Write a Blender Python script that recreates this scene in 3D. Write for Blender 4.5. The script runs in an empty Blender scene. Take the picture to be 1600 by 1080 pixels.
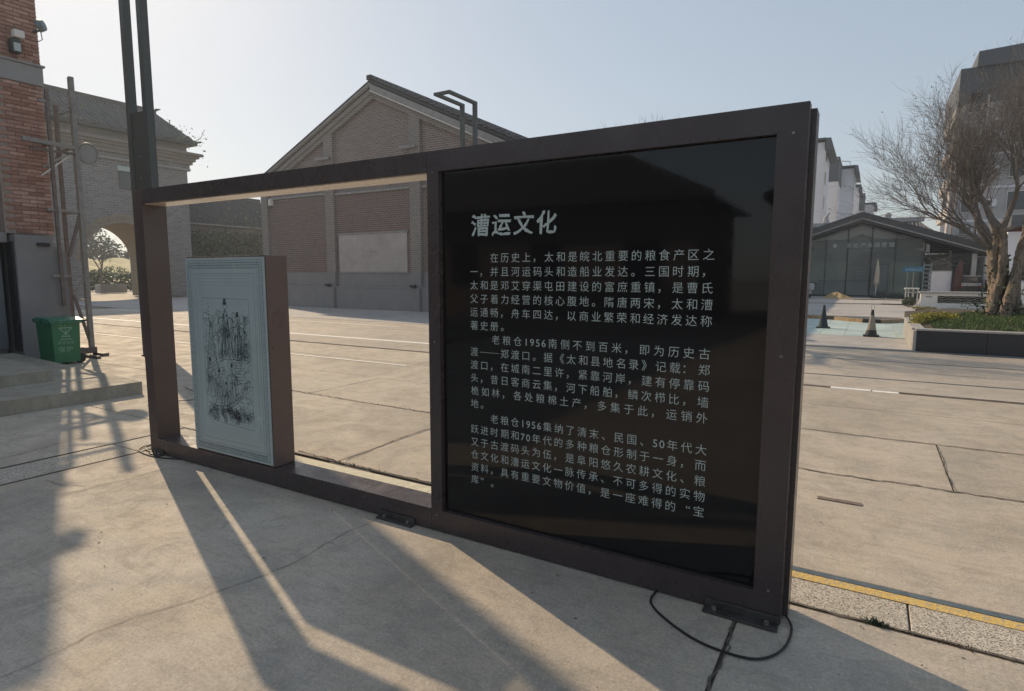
import bpy, bmesh, math, random
from mathutils import Vector, Matrix
R = math.radians
rnd = random.Random(7)
S = bpy.context.scene
col = S.collection

# ------------------------------------------------------------------ camera
f, pi_, ro, ya = 932.66, R(6.678), R(0.130), R(30.895)
fw = Vector((-math.sin(ya)*math.cos(pi_), math.cos(ya)*math.cos(pi_), -math.sin(pi_)))
rt = Vector((math.cos(ya), math.sin(ya), 0)); up = rt.cross(fw)
r2 = rt*math.cos(ro)+up*math.sin(ro); u2 = -rt*math.sin(ro)+up*math.cos(ro)
cd = bpy.data.cameras.new('camera'); cam = bpy.data.objects.new('camera', cd); col.objects.link(cam)
cd.sensor_width = 36; cd.lens = f/1600*36; cd.clip_start = .05; cd.clip_end = 3000
M = Matrix((r2, u2, -fw)).transposed().to_4x4(); M.translation = (0, 0, 1.6)
cam.matrix_world = M
S.camera = cam

# ------------------------------------------------------------------ sky, sun, exposure
SUN_EL, SUN_AZ = 31.0, 157.4       # azimuth counter-clockwise from +X
sd = Vector((math.cos(R(SUN_EL))*math.cos(R(SUN_AZ)), math.cos(R(SUN_EL))*math.sin(R(SUN_AZ)), math.sin(R(SUN_EL))))
W = bpy.data.worlds.new("World"); S.world = W; W.use_nodes = True
nt = W.node_tree; bg = nt.nodes['Background']
sky = nt.nodes.new('ShaderNodeTexSky'); sky.sky_type = 'NISHITA'; sky.sun_disc = False
sky.sun_elevation = R(SUN_EL); sky.sun_rotation = math.atan2(sd.x, sd.y)
sky.air_density = 1.0; sky.dust_density = 0.7; sky.ozone_density = 1.0; sky.altitude = 30
hsv = nt.nodes.new('ShaderNodeHueSaturation'); hsv.inputs['Saturation'].default_value = 1.15; hsv.inputs['Value'].default_value = 3.45
gm = nt.nodes.new('ShaderNodeGamma'); gm.inputs[1].default_value = 0.38      # compresses the brightness range: evens the sky out
nt.links.new(sky.outputs[0], gm.inputs[0]); nt.links.new(gm.outputs[0], hsv.inputs['Color']); nt.links.new(hsv.outputs[0], bg.inputs[0])
bg.inputs[1].default_value = 0.10
ld = bpy.data.lights.new('sun', 'SUN'); ld.energy = 4.0; ld.angle = R(0.5); ld.color = (1, .79, .54)
so = bpy.data.objects.new('sun', ld); col.objects.link(so)
so.rotation_euler = sd.to_track_quat('Z', 'Y').to_euler(); so.location = (-20, 10, 20)
S.view_settings.view_transform = 'Standard'; S.view_settings.look = 'None'
S.view_settings.exposure = 0.0; S.view_settings.gamma = 1; S.view_settings.use_curve_mapping = False
S.render.engine = 'CYCLES'
S.cycles.max_bounces = 8; S.cycles.diffuse_bounces = 4; S.cycles.glossy_bounces = 4; S.cycles.transparent_max_bounces = 12

# ------------------------------------------------------------------ materials
def newmat(name):
    m = bpy.data.materials.new(name); m.use_nodes = True
    n = m.node_tree; return m, n, n.nodes['Principled BSDF']
def mixc(n, fac, a, b, blend='MIX'):
    x = n.nodes.new('ShaderNodeMix'); x.data_type = 'RGBA'; x.blend_type = blend
    for s, v in ((0, fac), (6, a), (7, b)):
        if isinstance(v, bpy.types.NodeSocket): n.links.new(v, x.inputs[s])
        elif s == 0: x.inputs[s].default_value = v
        else: x.inputs[s].default_value = (*v, 1) if len(v) == 3 else v
    return x.outputs[2]
def noise(n, vec, scale, detail=5, rough=.6, dist=0):
    t = n.nodes.new('ShaderNodeTexNoise'); t.inputs['Scale'].default_value = scale
    t.inputs['Detail'].default_value = detail; t.inputs['Roughness'].default_value = rough
    t.inputs['Distortion'].default_value = dist
    n.links.new(vec, t.inputs['Vector']); return t.outputs[0]
def ramp(n, v, a, b, c0=0., c1=1.):
    x = n.nodes.new('ShaderNodeMapRange'); n.links.new(v, x.inputs[0])
    x.inputs[1].default_value = a; x.inputs[2].default_value = b; x.inputs[3].default_value = c0; x.inputs[4].default_value = c1
    return x.outputs[0]
def wpos(n, sx=1, sy=1, sz=1):
    g = n.nodes.new('ShaderNodeNewGeometry')
    if (sx, sy, sz) == (1, 1, 1): return g.outputs['Position']
    m = n.nodes.new('ShaderNodeVectorMath'); m.operation = 'MULTIPLY'; n.links.new(g.outputs['Position'], m.inputs[0])
    m.inputs[1].default_value = (sx, sy, sz); return m.outputs[0]
def bump(n, b, h, strength=.3, dist=.01, prev=None):
    x = n.nodes.new('ShaderNodeBump'); x.inputs['Strength'].default_value = strength; x.inputs['Distance'].default_value = dist
    n.links.new(h, x.inputs['Height'])
    if prev: n.links.new(prev, x.inputs['Normal'])
    n.links.new(x.outputs[0], b.inputs['Normal']); return x.outputs[0]
def pm(name, c, var=.25, scale=6, rough=.6, bs=.15, metallic=0, spec=.5, aniso=(1, 1, 1), rand=0., rvar=.12):
    """painted / stone / soil surface: base colour with broad and fine variation"""
    m, n, b = newmat(name); p = wpos(n, *aniso)
    f1 = noise(n, p, scale, 6, .62); f2 = noise(n, p, scale*9, 3, .6)
    d = tuple(x*(1-var) for x in c); l = tuple(min(1, x*(1+var)) for x in c)
    cc = mixc(n, ramp(n, f1, .3, .7), d, l)
    cc = mixc(n, ramp(n, f2, .25, .75, 0, .35), cc, d)
    if rand:
        o = n.nodes.new('ShaderNodeObjectInfo')
        h = n.nodes.new('ShaderNodeHueSaturation'); n.links.new(cc, h.inputs['Color'])
        n.links.new(ramp(n, o.outputs['Random'], 0, 1, 1-rand, 1+rand), h.inputs['Value'])
        n.links.new(ramp(n, o.outputs['Random'], 0, 1, 1.1, .85), h.inputs['Saturation'])
        cc = h.outputs[0]
    n.links.new(cc, b.inputs['Base Color'])
    n.links.new(ramp(n, f1, .3, .7, max(0, rough-rvar), min(1, rough+rvar)), b.inputs['Roughness'])
    b.inputs['Metallic'].default_value = metallic; b.inputs['Specular IOR Level'].default_value = spec
    if bs: bump(n, b, f2, bs, .01)
    return m
def concrete(name, c, tint, scale=.7, rough=.8, grain=120, rand=.05, stain=.35):
    """old broom-finished concrete: broad clouds, streaky stains, worn blotches, grit, pinholes"""
    m, n, b = newmat(name); p = wpos(n)
    def k(f, t=None): return tuple(min(1, x*f) for x in (t or c))
    cc = mixc(n, ramp(n, noise(n, p, scale, 9, .68, .8), .40, .60), k(.74), k(1.06))
    cc = mixc(n, ramp(n, noise(n, wpos(n, 1, 1.4, 1), scale*2.9, 8, .72, .5), .44, .60, 0, stain+.15), cc, tint)
    blot = noise(n, p, 3.1, 10, .78, .6)
    cc = mixc(n, ramp(n, blot, .50, .60, 0, .50), cc, k(.62))
    cc = mixc(n, ramp(n, blot, .44, .36, 0, .35), cc, k(1.22))
    streak = noise(n, wpos(n, 1.0, 6.5, 1), 2.2, 9, .80, .9)
    cc = mixc(n, ramp(n, streak, .50, .64, 0, .50), cc, k(.58))
    scuff = noise(n, wpos(n, 6, 1.3, 1), 3.0, 8, .8, 1.2)
    cc = mixc(n, ramp(n, scuff, .54, .68, 0, .35), cc, k(1.3))
    blue = noise(n, p, .9, 5, .7, 1.0)
    cc = mixc(n, ramp(n, blue, .54, .66, 0, .35), cc, (c[0]*.70, c[1]*.78, c[2]*.86))
    cc = mixc(n, ramp(n, noise(n, p, 14, 8, .85), .52, .64, 0, .45), cc, k(.55))
    g1 = noise(n, p, 70, 5, .8); cc = mixc(n, ramp(n, g1, .50, .62, 0, .45), cc, k(.50)); cc = mixc(n, ramp(n, g1, .44, .36, 0, .4), cc, k(1.4))
    v = n.nodes.new('ShaderNodeTexVoronoi'); v.inputs['Scale'].default_value = 3.1; n.links.new(p, v.inputs['Vector'])
    cc = mixc(n, ramp(n, v.outputs['Distance'], .015, .035, .8, 0), cc, (.05, .045, .04))
    if rand:
        o = n.nodes.new('ShaderNodeObjectInfo')
        h = n.nodes.new('ShaderNodeHueSaturation'); n.links.new(cc, h.inputs['Color'])
        n.links.new(ramp(n, o.outputs['Random'], 0, 1, 1-rand, 1+rand), h.inputs['Value']); cc = h.outputs[0]
    n.links.new(cc, b.inputs['Base Color'])
    n.links.new(ramp(n, blot, .35, .65, rough-.12, rough+.1), b.inputs['Roughness'])
    b.inputs['Specular IOR Level'].default_value = .35
    pv = bump(n, b, g1, .5, .006); pv = bump(n, b, blot, .35, .02, pv); bump(n, b, streak, .3, .012, pv)
    return m
def brickmat(name, c1, c2, mortar, bw=.25, bh=.065, bumps=.5, dirt=(.1, .1, .1), mix=.3):
    m, n, b = newmat(name)
    g = n.nodes.new('ShaderNodeNewGeometry'); s = n.nodes.new('ShaderNodeSeparateXYZ'); n.links.new(g.outputs['Position'], s.inputs[0])
    a = n.nodes.new('ShaderNodeMath'); n.links.new(s.outputs[0], a.inputs[0]); n.links.new(s.outputs[1], a.inputs[1])
    cb = n.nodes.new('ShaderNodeCombineXYZ'); n.links.new(a.outputs[0], cb.inputs[0]); n.links.new(s.outputs[2], cb.inputs[1])
    t = n.nodes.new('ShaderNodeTexBrick'); n.links.new(cb.outputs[0], t.inputs['Vector'])
    t.inputs['Scale'].default_value = 1; t.inputs['Brick Width'].default_value = bw; t.inputs['Row Height'].default_value = bh
    t.inputs['Mortar Size'].default_value = .014; t.inputs['Mortar Smooth'].default_value = .3
    t.inputs['Color1'].default_value = (*c1, 1); t.inputs['Color2'].default_value = (*c2, 1); t.inputs['Mortar'].default_value = (*mortar, 1)
    t.inputs['Bias'].default_value = -.1
    p = g.outputs['Position']; n1 = noise(n, p, .6, 7, .65, .4); n2 = noise(n, p, 14, 4, .6)
    n3 = noise(n, wpos(n, 1, 1, 7), 3.0, 4, .7)
    cc = mixc(n, ramp(n, n1, .35, .7, 0, mix), t.outputs['Color'], dirt)
    cc = mixc(n, ramp(n, n3, .5, .75, 0, .5), cc, tuple(x*.5 for x in c1))
    cc = mixc(n, ramp(n, n2, .3, .75, 0, .35), cc, tuple(x*1.4 for x in c2))
    n.links.new(cc, b.inputs['Base Color']); b.inputs['Roughness'].default_value = .85; b.inputs['Specular IOR Level'].default_value = .3
    pv = bump(n, b, t.outputs['Fac'], -bumps, .012); bump(n, b, n2, .3, .01, pv)
    return m
def speckle(name, base, dark, light, scale=140, rough=.8):
    m, n, b = newmat(name); p = wpos(n)
    v = n.nodes.new('ShaderNodeTexVoronoi'); v.inputs['Scale'].default_value = scale; n.links.new(p, v.inputs['Vector'])
    s = n.nodes.new('ShaderNodeSeparateColor'); n.links.new(v.outputs['Color'], s.inputs[0])
    cc = mixc(n, ramp(n, s.outputs[0], .62, .66), base, dark); cc = mixc(n, ramp(n, s.outputs[1], .7, .74), cc, light)
    cc = mixc(n, ramp(n, noise(n, p, 1.5, 6), .3, .7, 0, .4), cc, dark)
    n.links.new(cc, b.inputs['Base Color']); b.inputs['Roughness'].default_value = rough
    bump(n, b, v.outputs['Distance'], .4, .004)
    return m
def glassmat(name, tint, alpha=.45, rough=.03):
    m, n, b = newmat(name); b.inputs['Base Color'].default_value = (*tint, 1); b.inputs['Roughness'].default_value = rough
    b.inputs['Alpha'].default_value = alpha; b.inputs['Specular IOR Level'].default_value = .8
    return m

mt = {}
mt['conc'] = concrete('worn_concrete', (.51, .445, .36), (.55, .45, .34))
mt['conc_pad'] = concrete('old_concrete_pad', (.51, .45, .375), (.545, .45, .34), scale=.55, stain=.45)
mt['conc_road'] = concrete('pale_concrete', (.49, .43, .36), (.51, .425, .335), scale=.3, rand=.1)
mt['ground'] = concrete('outer_paving', (.45, .395, .33), (.47, .40, .31), scale=.15, rand=0)
mt['tar'] = pm('old_brown_stain', (.20, .15, .12), .35, 30, .85, .2)
mt['faded'] = pm('faded_writing_tone', (.34, .29, .27), .2, 20, .9, 0)
mt['tile_blue'] = pm('blue_grey_tile', (.05, .05, .066), .3, 3, .7, .2)
mt['step'] = concrete('shaded_step_concrete', (.36, .325, .265), (.38, .33, .25), scale=.8, rand=0)  # darker, browner concrete for the steps
mt['plaza'] = concrete('plaza_paving', (.50, .47, .44), (.55, .5, .45), scale=.3, rand=.05)
mt['dirt'] = pm('joint_dirt', (.10, .085, .065), .4, 20, .95, .3)
mt['crack'] = pm('crack_dark', (.12, .10, .08), .4, 40, .95, 0)
mt['terrazzo'] = speckle('exposed_aggregate', (.50, .44, .36), (.20, .17, .13), (.68, .62, .52), 170)
mt['yellow'] = speckle('worn_yellow_paint', (.66, .42, .09), (.42, .34, .22), (.72, .50, .14), 90, .75)
mt['yellow_worn'] = pm('faded_yellow_paint', (.62, .57, .42), .3, 20, .75, .4)
mt['led'] = pm('pale_strip_cover', (.78, .66, .52), .08, 3, .25, 0)  # tan ground reflection put into the colour
mt['white_paint'] = pm('worn_white_paint', (.85, .82, .74), .2, 9, .7, .2)
mt['steelgrey'] = pm('drain_edge_steel', (.13, .16, .17), .3, 12, .45, .1, metallic=.3)
def paint(name, c, rough):
    m, n, b = newmat(name); p = wpos(n)
    cc = mixc(n, ramp(n, noise(n, p, 3, 6), .35, .65), tuple(x*.88 for x in c), tuple(x*1.1 for x in c))
    dust = noise(n, wpos(n, 1.6, 1.6, 1.1), 2.6, 9, .8, .6)
    cc = mixc(n, ramp(n, dust, .54, .74, 0, .16), cc, (.17, .145, .12))
    sp = noise(n, p, 60, 5, .8); cc = mixc(n, ramp(n, sp, .66, .70, 0, .8), cc, (.22, .19, .165))
    scr = noise(n, wpos(n, 3, 3, 17), 5, 4, .8, 1.4); cc = mixc(n, ramp(n, scr, .71, .75, 0, .35), cc, (.20, .17, .15))
    n.links.new(cc, b.inputs['Base Color']); n.links.new(ramp(n, dust, .4, .7, rough, rough+.28), b.inputs['Roughness'])
    pv = bump(n, b, noise(n, p, 2.2, 2), .10, .02); return m
mt['frame'] = paint('dark_bronze_paint', (.062, .048, .048), .20)
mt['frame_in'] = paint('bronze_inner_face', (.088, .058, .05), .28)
mt['slabbody'] = pm('brown_box_paint', (.12, .078, .068), .15, 2.5, .35, .04, spec=.5)
mt['plaque'] = pm('blue_grey_printed_plate', (.41, .485, .485), .08, 4, .24, .02, rvar=.04)
mt['ink'] = pm('engraved_dark_line', (.06, .085, .10), .2, 30, .5, 0)
mt['edge_bright'] = pm('raw_aluminium_seam', (.55, .52, .48), .15, 20, .35, 0, metallic=.7)
m, n, b = newmat('black_glass'); b.inputs['Base Color'].default_value = (.008, .008, .009, 1); b.inputs['Roughness'].default_value = .035
b.inputs['Specular IOR Level'].default_value = .42
dn = noise(n, wpos(n), 30, 6, .7); n.links.new(ramp(n, dn, .4, .75, .02, .09), b.inputs['Roughness']); mt['bglass'] = m
mt['letter'] = pm('pale_lettering', (.46, .53, .51), .08, 30, .55, 0)
mt['plate'] = pm('base_plate_steel', (.07, .065, .06), .4, 25, .55, .2, metallic=.2)
mt['bolt'] = pm('zinc_bolt', (.35, .33, .3), .3, 60, .4, 0, metallic=.7)
mt['cable'] = pm('black_cable', (.012, .012, .013), .2, 20, .5, 0)
mt['lampgrey'] = pm('dark_lamp_paint', (.052, .062, .062), .12, 4, .5, .03)
mt['redbrick'] = pm('red_brick', (.42, .235, .185), .22, 14, .85, .35, rand=.28)
mt['mortar'] = pm('mortar', (.34, .27, .23), .2, 20, .95, .3)
mt['render'] = pm('grey_cement_render', (.33, .32, .315), .12, 1.5, .85, .12)
mt['renderd'] = pm('grey_stone_base', (.25, .24, .24), .15, 1.8, .85, .12)
mt['doorgrey'] = pm('blue_grey_metal_door', (.13, .145, .165), .1, 2, .45, .02)
mt['brickgrey'] = brickmat('warehouse_brick', (.245, .17, .15), (.15, .12, .115), (.40, .36, .34), .27, .095, .8, (.25, .22, .20), .35)
mt['brickred'] = brickmat('dark_red_infill_brick', (.21, .125, .11), (.12, .085, .08), (.34, .29, .27), .27, .095, .9, (.16, .13, .12), .4)
mt['brickpil'] = brickmat('pilaster_brick', (.25, .215, .19), (.19, .17, .16), (.38, .35, .32), .27, .095, .8, (.20, .19, .18), .35)
mt['brickgate'] = brickmat('gate_brick', (.275, .26, .255), (.165, .16, .165), (.43, .41, .40), .46, .165, .8, (.20, .19, .18), .4)
mt['tile'] = pm('grey_clay_tile', (.105, .105, .115), .30, 3, .75, .25, rand=.15)
mt['tile_dark'] = pm('dark_clay_tile', (.05, .05, .055), .3, 3, .7, .2, rand=.2)
mt['fascia'] = pm('pale_rake_board', (.30, .285, .275), .25, 4, .7, .15)
mt['whitewash'] = None
mt['gatestone'] = pm('gate_arch_stone', (.30, .25, .19), .25, 3, .85, .2)
mt['green'] = pm('green_bin_plastic', (.022, .15, .065), .12, 5, .42, .05)
mt['greenlid'] = pm('green_lid_plastic', (.035, .19, .12), .12, 5, .30, .05)
mt['rubber'] = pm('black_rubber', (.02, .02, .02), .3, 20, .8, .1)
mt['print'] = pm('faded_white_print', (.22, .38, .26), .2, 30, .6, 0)
mt['printy'] = pm('faded_yellow_print', (.40, .42, .08), .2, 30, .6, 0)
mt['rust'] = pm('rusty_painted_steel', (.17, .135, .12), .35, 9, .65, .2, metallic=.1)
mt['rustlight'] = pm('grey_galvanised_steel', (.27, .255, .24), .25, 9, .55, .15, metallic=.2)
mt['granite'] = speckle('polished_dark_granite', (.022, .022, .026), (.01, .01, .012), (.05, .05, .055), 200, .35)
mt['granitel'] = speckle('light_granite_edge', (.42, .39, .36), (.28, .26, .24), (.55, .52, .49), 120, .6)
mt['soil'] = pm('planter_soil', (.07, .055, .035), .4, 8, .95, .4)
mt['grass'] = pm('ground_cover_green', (.085, .14, .035), .45, 9, .8, 0)
mt['grassy'] = pm('dry_yellow_grass', (.30, .26, .09), .4, 9, .8, 0)
mt['yleaf'] = pm('golden_hedge_leaf', (.36, .32, .05), .4, 12, .6, 0)
mt['leaf'] = pm('dark_green_leaf', (.045, .07, .03), .4, 10, .55, 0)
mt['leafl'] = pm('pale_green_leaf', (.16, .19, .08), .4, 10, .55, 0)
mt['dryleaf'] = pm('dry_brown_leaf', (.20, .12, .06), .4, 10, .7, 0)
mt['bark'] = pm('mottled_bark', (.25, .19, .14), .75, 6, .85, .5, aniso=(3, 3, .7))
mt['twig'] = pm('twig_brown', (.19, .165, .145), .4, 9, .8, 0)
mt['black'] = pm('black_plastic', (.018, .02, .024), .3, 8, .5, .05)
mt['conewhite'] = pm('dirty_cone_plastic', (.30, .27, .22), .35, 25, .7, .3)
mt['conedark'] = pm('dark_navy_cone', (.018, .03, .035), .3, 12, .6, .05)
mt['mint'] = pm('pale_mint_tile', (.46, .56, .53), .14, 2, .6, .05, rand=.12)
mt['kerbdark'] = pm('brown_black_kerb', (.05, .035, .03), .3, 8, .7, .1)
mt['kerbyel'] = pm('faded_kerb_paint', (.42, .28, .16), .3, 8, .7, .1)
mt['white'] = pm('white_plaster', (.74, .71, .66), .07, 2, .8, .05)
mt['aptwhite'] = pm('pale_grey_render', (.80, .78, .80), .05, .15, .85, .02)
mt['apttan'] = pm('beige_tiled_facade', (.47, .44, .425), .10, .5, .85, .05)
mt['aptdark'] = pm('dark_roof_cladding', (.08, .085, .095), .15, .5, .7, .02)
mt['winglass'] = glassmat('dark_window_glass', (.02, .025, .03), 1, .08)
mt['shopglass'] = glassmat('shop_glass', (.30, .34, .33), .24, .04)
mt['mullion'] = pm('black_window_frame', (.015, .016, .02), .2, 8, .5, 0)
mt['shopwall'] = pm('shop_interior_grey', (.42, .44, .43), .2, 1.2, .8, .05)
mt['shopgreen'] = pm('shop_interior_green', (.36, .48, .34), .2, 1.2, .8, .05)
mt['wood'] = pm('warm_wood', (.22, .13, .07), .25, 6, .6, .1)
mt['bluesign'] = pm('blue_sign_paint', (.03, .15, .26), .12, 5, .4, 0)
mt['canvas'] = pm('cream_canvas', (.50, .44, .34), .2, 12, .85, .2)
mt['redcanvas'] = pm('maroon_canvas', (.10, .04, .035), .25, 12, .85, .2)
mt['sand'] = pm('sand_heap', (.42, .30, .14), .4, 6, .95, .5)
mt['roofwhite'] = pm('weathered_white_ridge', (.42, .41, .42), .15, 4, .8, .1)
mt['carpaint'] = pm('dark_car_paint', (.03, .032, .036), .2, 5, .25, 0)
mt['carsilver'] = pm('silver_car_paint', (.45, .45, .46), .1, 5, .3, 0, metallic=.4)
mt['redlamp'] = pm('red_tail_lamp', (.4, .02, .02), .2, 8, .2, 0)
mt['hill'] = pm('far_greenery', (.10, .125, .085), .4, .3, .9, .3)
mt['bluegrey'] = pm('blue_grey_enamel', (.16, .21, .23), .15, 4, .5, .02)
mt['scooter'] = pm('scooter_grey_panels', (.42, .44, .44), .3, 20, .5, .1)

def whitewash():
    m, n, b = newmat('whitewashed_board'); p = wpos(n)
    n1 = noise(n, p, 1.1, 7, .7, .5); n2 = noise(n, wpos(n, 3, 1, 12), 2.2, 5, .7); n3 = noise(n, p, 30, 3)
    cc = mixc(n, ramp(n, n1, .35, .65), (.40, .345, .325), (.50, .455, .42))
    cc = mixc(n, ramp(n, n2, .52, .68, 0, .45), cc, (.27, .22, .205))
    cc = mixc(n, ramp(n, n3, .3, .7, 0, .2), cc, (.3, .25, .23))
    n.links.new(cc, b.inputs['Base Color']); b.inputs['Roughness'].default_value = .9; bump(n, b, n3, .3, .01)
    return m
mt['whitewash'] = whitewash()

# ------------------------------------------------------------------ mesh helpers
def worldloc(o):
    v = Vector((0, 0, 0))
    while o: v += Vector(o.location); o = o.parent
    return v
class MB:
    def __init__(s): s.v = []; s.f = []
    def quad(s, a, b, c, d):
        i = len(s.v); s.v += [a, b, c, d]; s.f.append((i, i+1, i+2, i+3)); return s
    def poly(s, pts):
        i = len(s.v); s.v += list(pts); s.f.append(tuple(range(i, i+len(pts)))); return s
    def box(s, x0, x1, y0, y1, z0, z1, bev=0):
        i = len(s.v)
        if bev <= 0:
            s.v += [(x0, y0, z0), (x1, y0, z0), (x1, y1, z0), (x0, y1, z0), (x0, y0, z1), (x1, y0, z1), (x1, y1, z1), (x0, y1, z1)]
            s.f += [tuple(i+k for k in q) for q in ((0, 3, 2, 1), (4, 5, 6, 7), (0, 1, 5, 4), (1, 2, 6, 5), (2, 3, 7, 6), (3, 0, 4, 7))]
        else:
            bm = bmesh.new(); bmesh.ops.create_cube(bm, size=1)
            for v in bm.verts:
                v.co.x = x0+(v.co.x+.5)*(x1-x0); v.co.y = y0+(v.co.y+.5)*(y1-y0); v.co.z = z0+(v.co.z+.5)*(z1-z0)
            bmesh.ops.bevel(bm, geom=bm.edges[:], offset=bev, segments=1, affect='EDGES')
            bm.verts.index_update()
            s.v += [tuple(v.co) for v in bm.verts]; s.f += [tuple(i+v.index for v in fc.verts) for fc in bm.faces]; bm.free()
        return s
    def prism(s, pts, ext):
        """pts: list of 3d points of a planar outline, ext: extrusion vector"""
        n = len(pts); i = len(s.v); e = Vector(ext)
        s.v += [tuple(p) for p in pts]+[tuple(Vector(p)+e) for p in pts]
        s.f.append(tuple(range(i+n-1, i-1, -1))); s.f.append(tuple(range(i+n, i+2*n)))
        for k in range(n):
            j = (k+1) % n; s.f.append((i+k, i+j, i+n+j, i+n+k))
        return s
    def bar(s, a, b, w, h=None):
        """square bar from a to b"""
        h = h or w; a = Vector(a); b = Vector(b); d = (b-a).normalized()
        u = d.cross(Vector((0, 0, 1)));  u = Vector((1, 0, 0)) if u.length < 1e-4 else u.normalized()
        v = d.cross(u).normalized(); i = len(s.v)
        for p in (a, b):
            for q in ((-1, -1), (1, -1), (1, 1), (-1, 1)): s.v.append(tuple(p+u*q[0]*w/2+v*q[1]*h/2))
        s.f += [tuple(i+k for k in q) for q in ((0, 1, 2, 3), (7, 6, 5, 4), (0, 4, 5, 1), (1, 5, 6, 2), (2, 6, 7, 3), (3, 7, 4, 0))]
        return s
    def tube(s, pts, rad, n=8, cap=True):
        pts = [Vector(p) for p in pts]; rads = rad if isinstance(rad, (list, tuple)) else [rad]*len(pts)
        base = len(s.v); prev = None
        for k, p in enumerate(pts):
            d = (pts[min(k+1, len(pts)-1)]-pts[max(k-1, 0)])
            d = d.normalized() if d.length > 1e-9 else Vector((0, 0, 1))
            if prev is None:
                u = d.cross(Vector((0, 0, 1)));  u = d.cross(Vector((1, 0, 0))) if u.length < .1 else u
            else: u = prev-d*prev.dot(d)
            u.normalize(); prev = u; v = d.cross(u)
            for j in range(n):
                t = 2*math.pi*j/n; s.v.append(tuple(p+(u*math.cos(t)+v*math.sin(t))*rads[k]))
        for k in range(len(pts)-1):
            for j in range(n):
                a = base+k*n+j; b = base+k*n+(j+1) % n; s.f.append((a, b, b+n, a+n))
        if cap:
            s.f.append(tuple(range(base+n-1, base-1, -1))); s.f.append(tuple(range(base+(len(pts)-1)*n, base+len(pts)*n)))
        return s
    def cyl(s, c, r, h, n=16, r1=None):
        c = Vector(c); return s.tube([c, c+Vector((0, 0, h))], [r, r if r1 is None else r1], n)
    def build(s, name, mat, parent=None, kind=None, smooth=False):
        me = bpy.data.meshes.new(name); o = worldloc(parent)
        me.from_pydata([(v[0]-o.x, v[1]-o.y, v[2]-o.z) for v in s.v], [], s.f)
        me.materials.append(mt[mat] if isinstance(mat, str) else mat)
        if smooth: me.polygons.foreach_set('use_smooth', [True]*len(me.polygons))
        me.update()
        ob = bpy.data.objects.new(name, me); col.objects.link(ob)
        if parent: ob.parent = parent
        if kind: ob['kind'] = kind
        return ob
def box(name, mat, x0, x1, y0, y1, z0, z1, parent=None, bev=0, kind=None):
    return MB().box(x0, x1, y0, y1, z0, z1, bev).build(name, mat, parent, kind)
def tag(o, label, cat, group=None):
    o['label'] = label; o['category'] = cat
    if group: o['group'] = group
    return o
def thing(name, loc, label, cat, group=None):
    o = bpy.data.objects.new(name, None); col.objects.link(o); o.location = loc; o.empty_display_size = .3
    return tag(o, label, cat, group)
def copy_tree(o, parent=None):
    c = o.copy(); col.objects.link(c)
    if parent: c.parent = parent
    for ch in list(o.children): copy_tree(ch, c)
    return c
def inst(name, me, loc, parent, rot=None):
    o = bpy.data.objects.new(name, me); col.objects.link(o); o.parent = parent
    o.location = Vector(loc)-worldloc(parent)
    if rot: o.rotation_euler = rot
    return o
def boxmesh(name, mat, dx, dy, dz, bev=0):
    mb = MB().box(-dx/2, dx/2, -dy/2, dy/2, -dz/2, dz/2, bev); me = bpy.data.meshes.new(name)
    me.from_pydata(mb.v, [], mb.f); me.materials.append(mt[mat]); return me

# ================================================================== GROUND
g = MB(); g.poly([(-450, -250, -.05), (450, -250, -.05), (450, 600, -.05), (-450, 600, -.05)])
g.build('ground', 'ground', kind='structure')
pave = bpy.data.objects.new('pavement', None); col.objects.link(pave); pave['kind'] = 'structure'
box('joint_bed', 'dirt', -32, 14, -9, 15.28, -.049, -.010, pave)
def slab(x0, x1, y0, y1, mat='conc', gap=.006, z=0., name='concrete_slab'):
    dz = rnd.uniform(-.002, .002)
    return box(name, mat, x0+gap, x1-gap, y0+gap, y1-gap, -.009, z+dz, pave, bev=.004)
GX = [-31.3]+[-26.37+4.5*i for i in range(9)]+[13.9]
def row(y0, y1, xs, mat='conc', **k):
    for a, b_ in zip(xs[:-1], xs[1:]): slab(a, b_, y0, y1, mat, **k)
xs_w = [x for x in GX if x < -6.5]+[-6.12]
row(3.51, 5.40, [-31.3, -21.9, -17.4, -12.9, -8.4, -3.87, 3.9, 13.9], gap=.004); row(5.40, 6.87, [-31.3, -21.9, -14.9, -6.5, .63, 6.2, 13.9], gap=.004); row(6.87, 8.3, [-29, -20, -11.2, 2.9+2, 12], gap=.003); row(8.3, 9.66, [-29, -18, -7.0, 6.0, 13.9], gap=.004)
row(9.80, 11.9, [-31.3, -19, -9, 3.1, 13.9], 'conc_road', gap=.004); row(11.9, 15.27, [-31.3, -15, -3, 8, 13.9], 'conc_road', gap=.004)
row(-9, -1.6, xs_w); row(-1.6, .9, xs_w); row(.9, 3.51, xs_w)
# the camera's pad
for x0, x1 in ((-5.60, -.45), (-.45, 4.05), (4.05, 9.4), (9.4, 13.9)):
    slab(x0, x1, -1.4, 3.085, 'conc_pad', gap=.008); slab(x0, x1, -9, -1.4, 'conc_pad', gap=.008)
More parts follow.
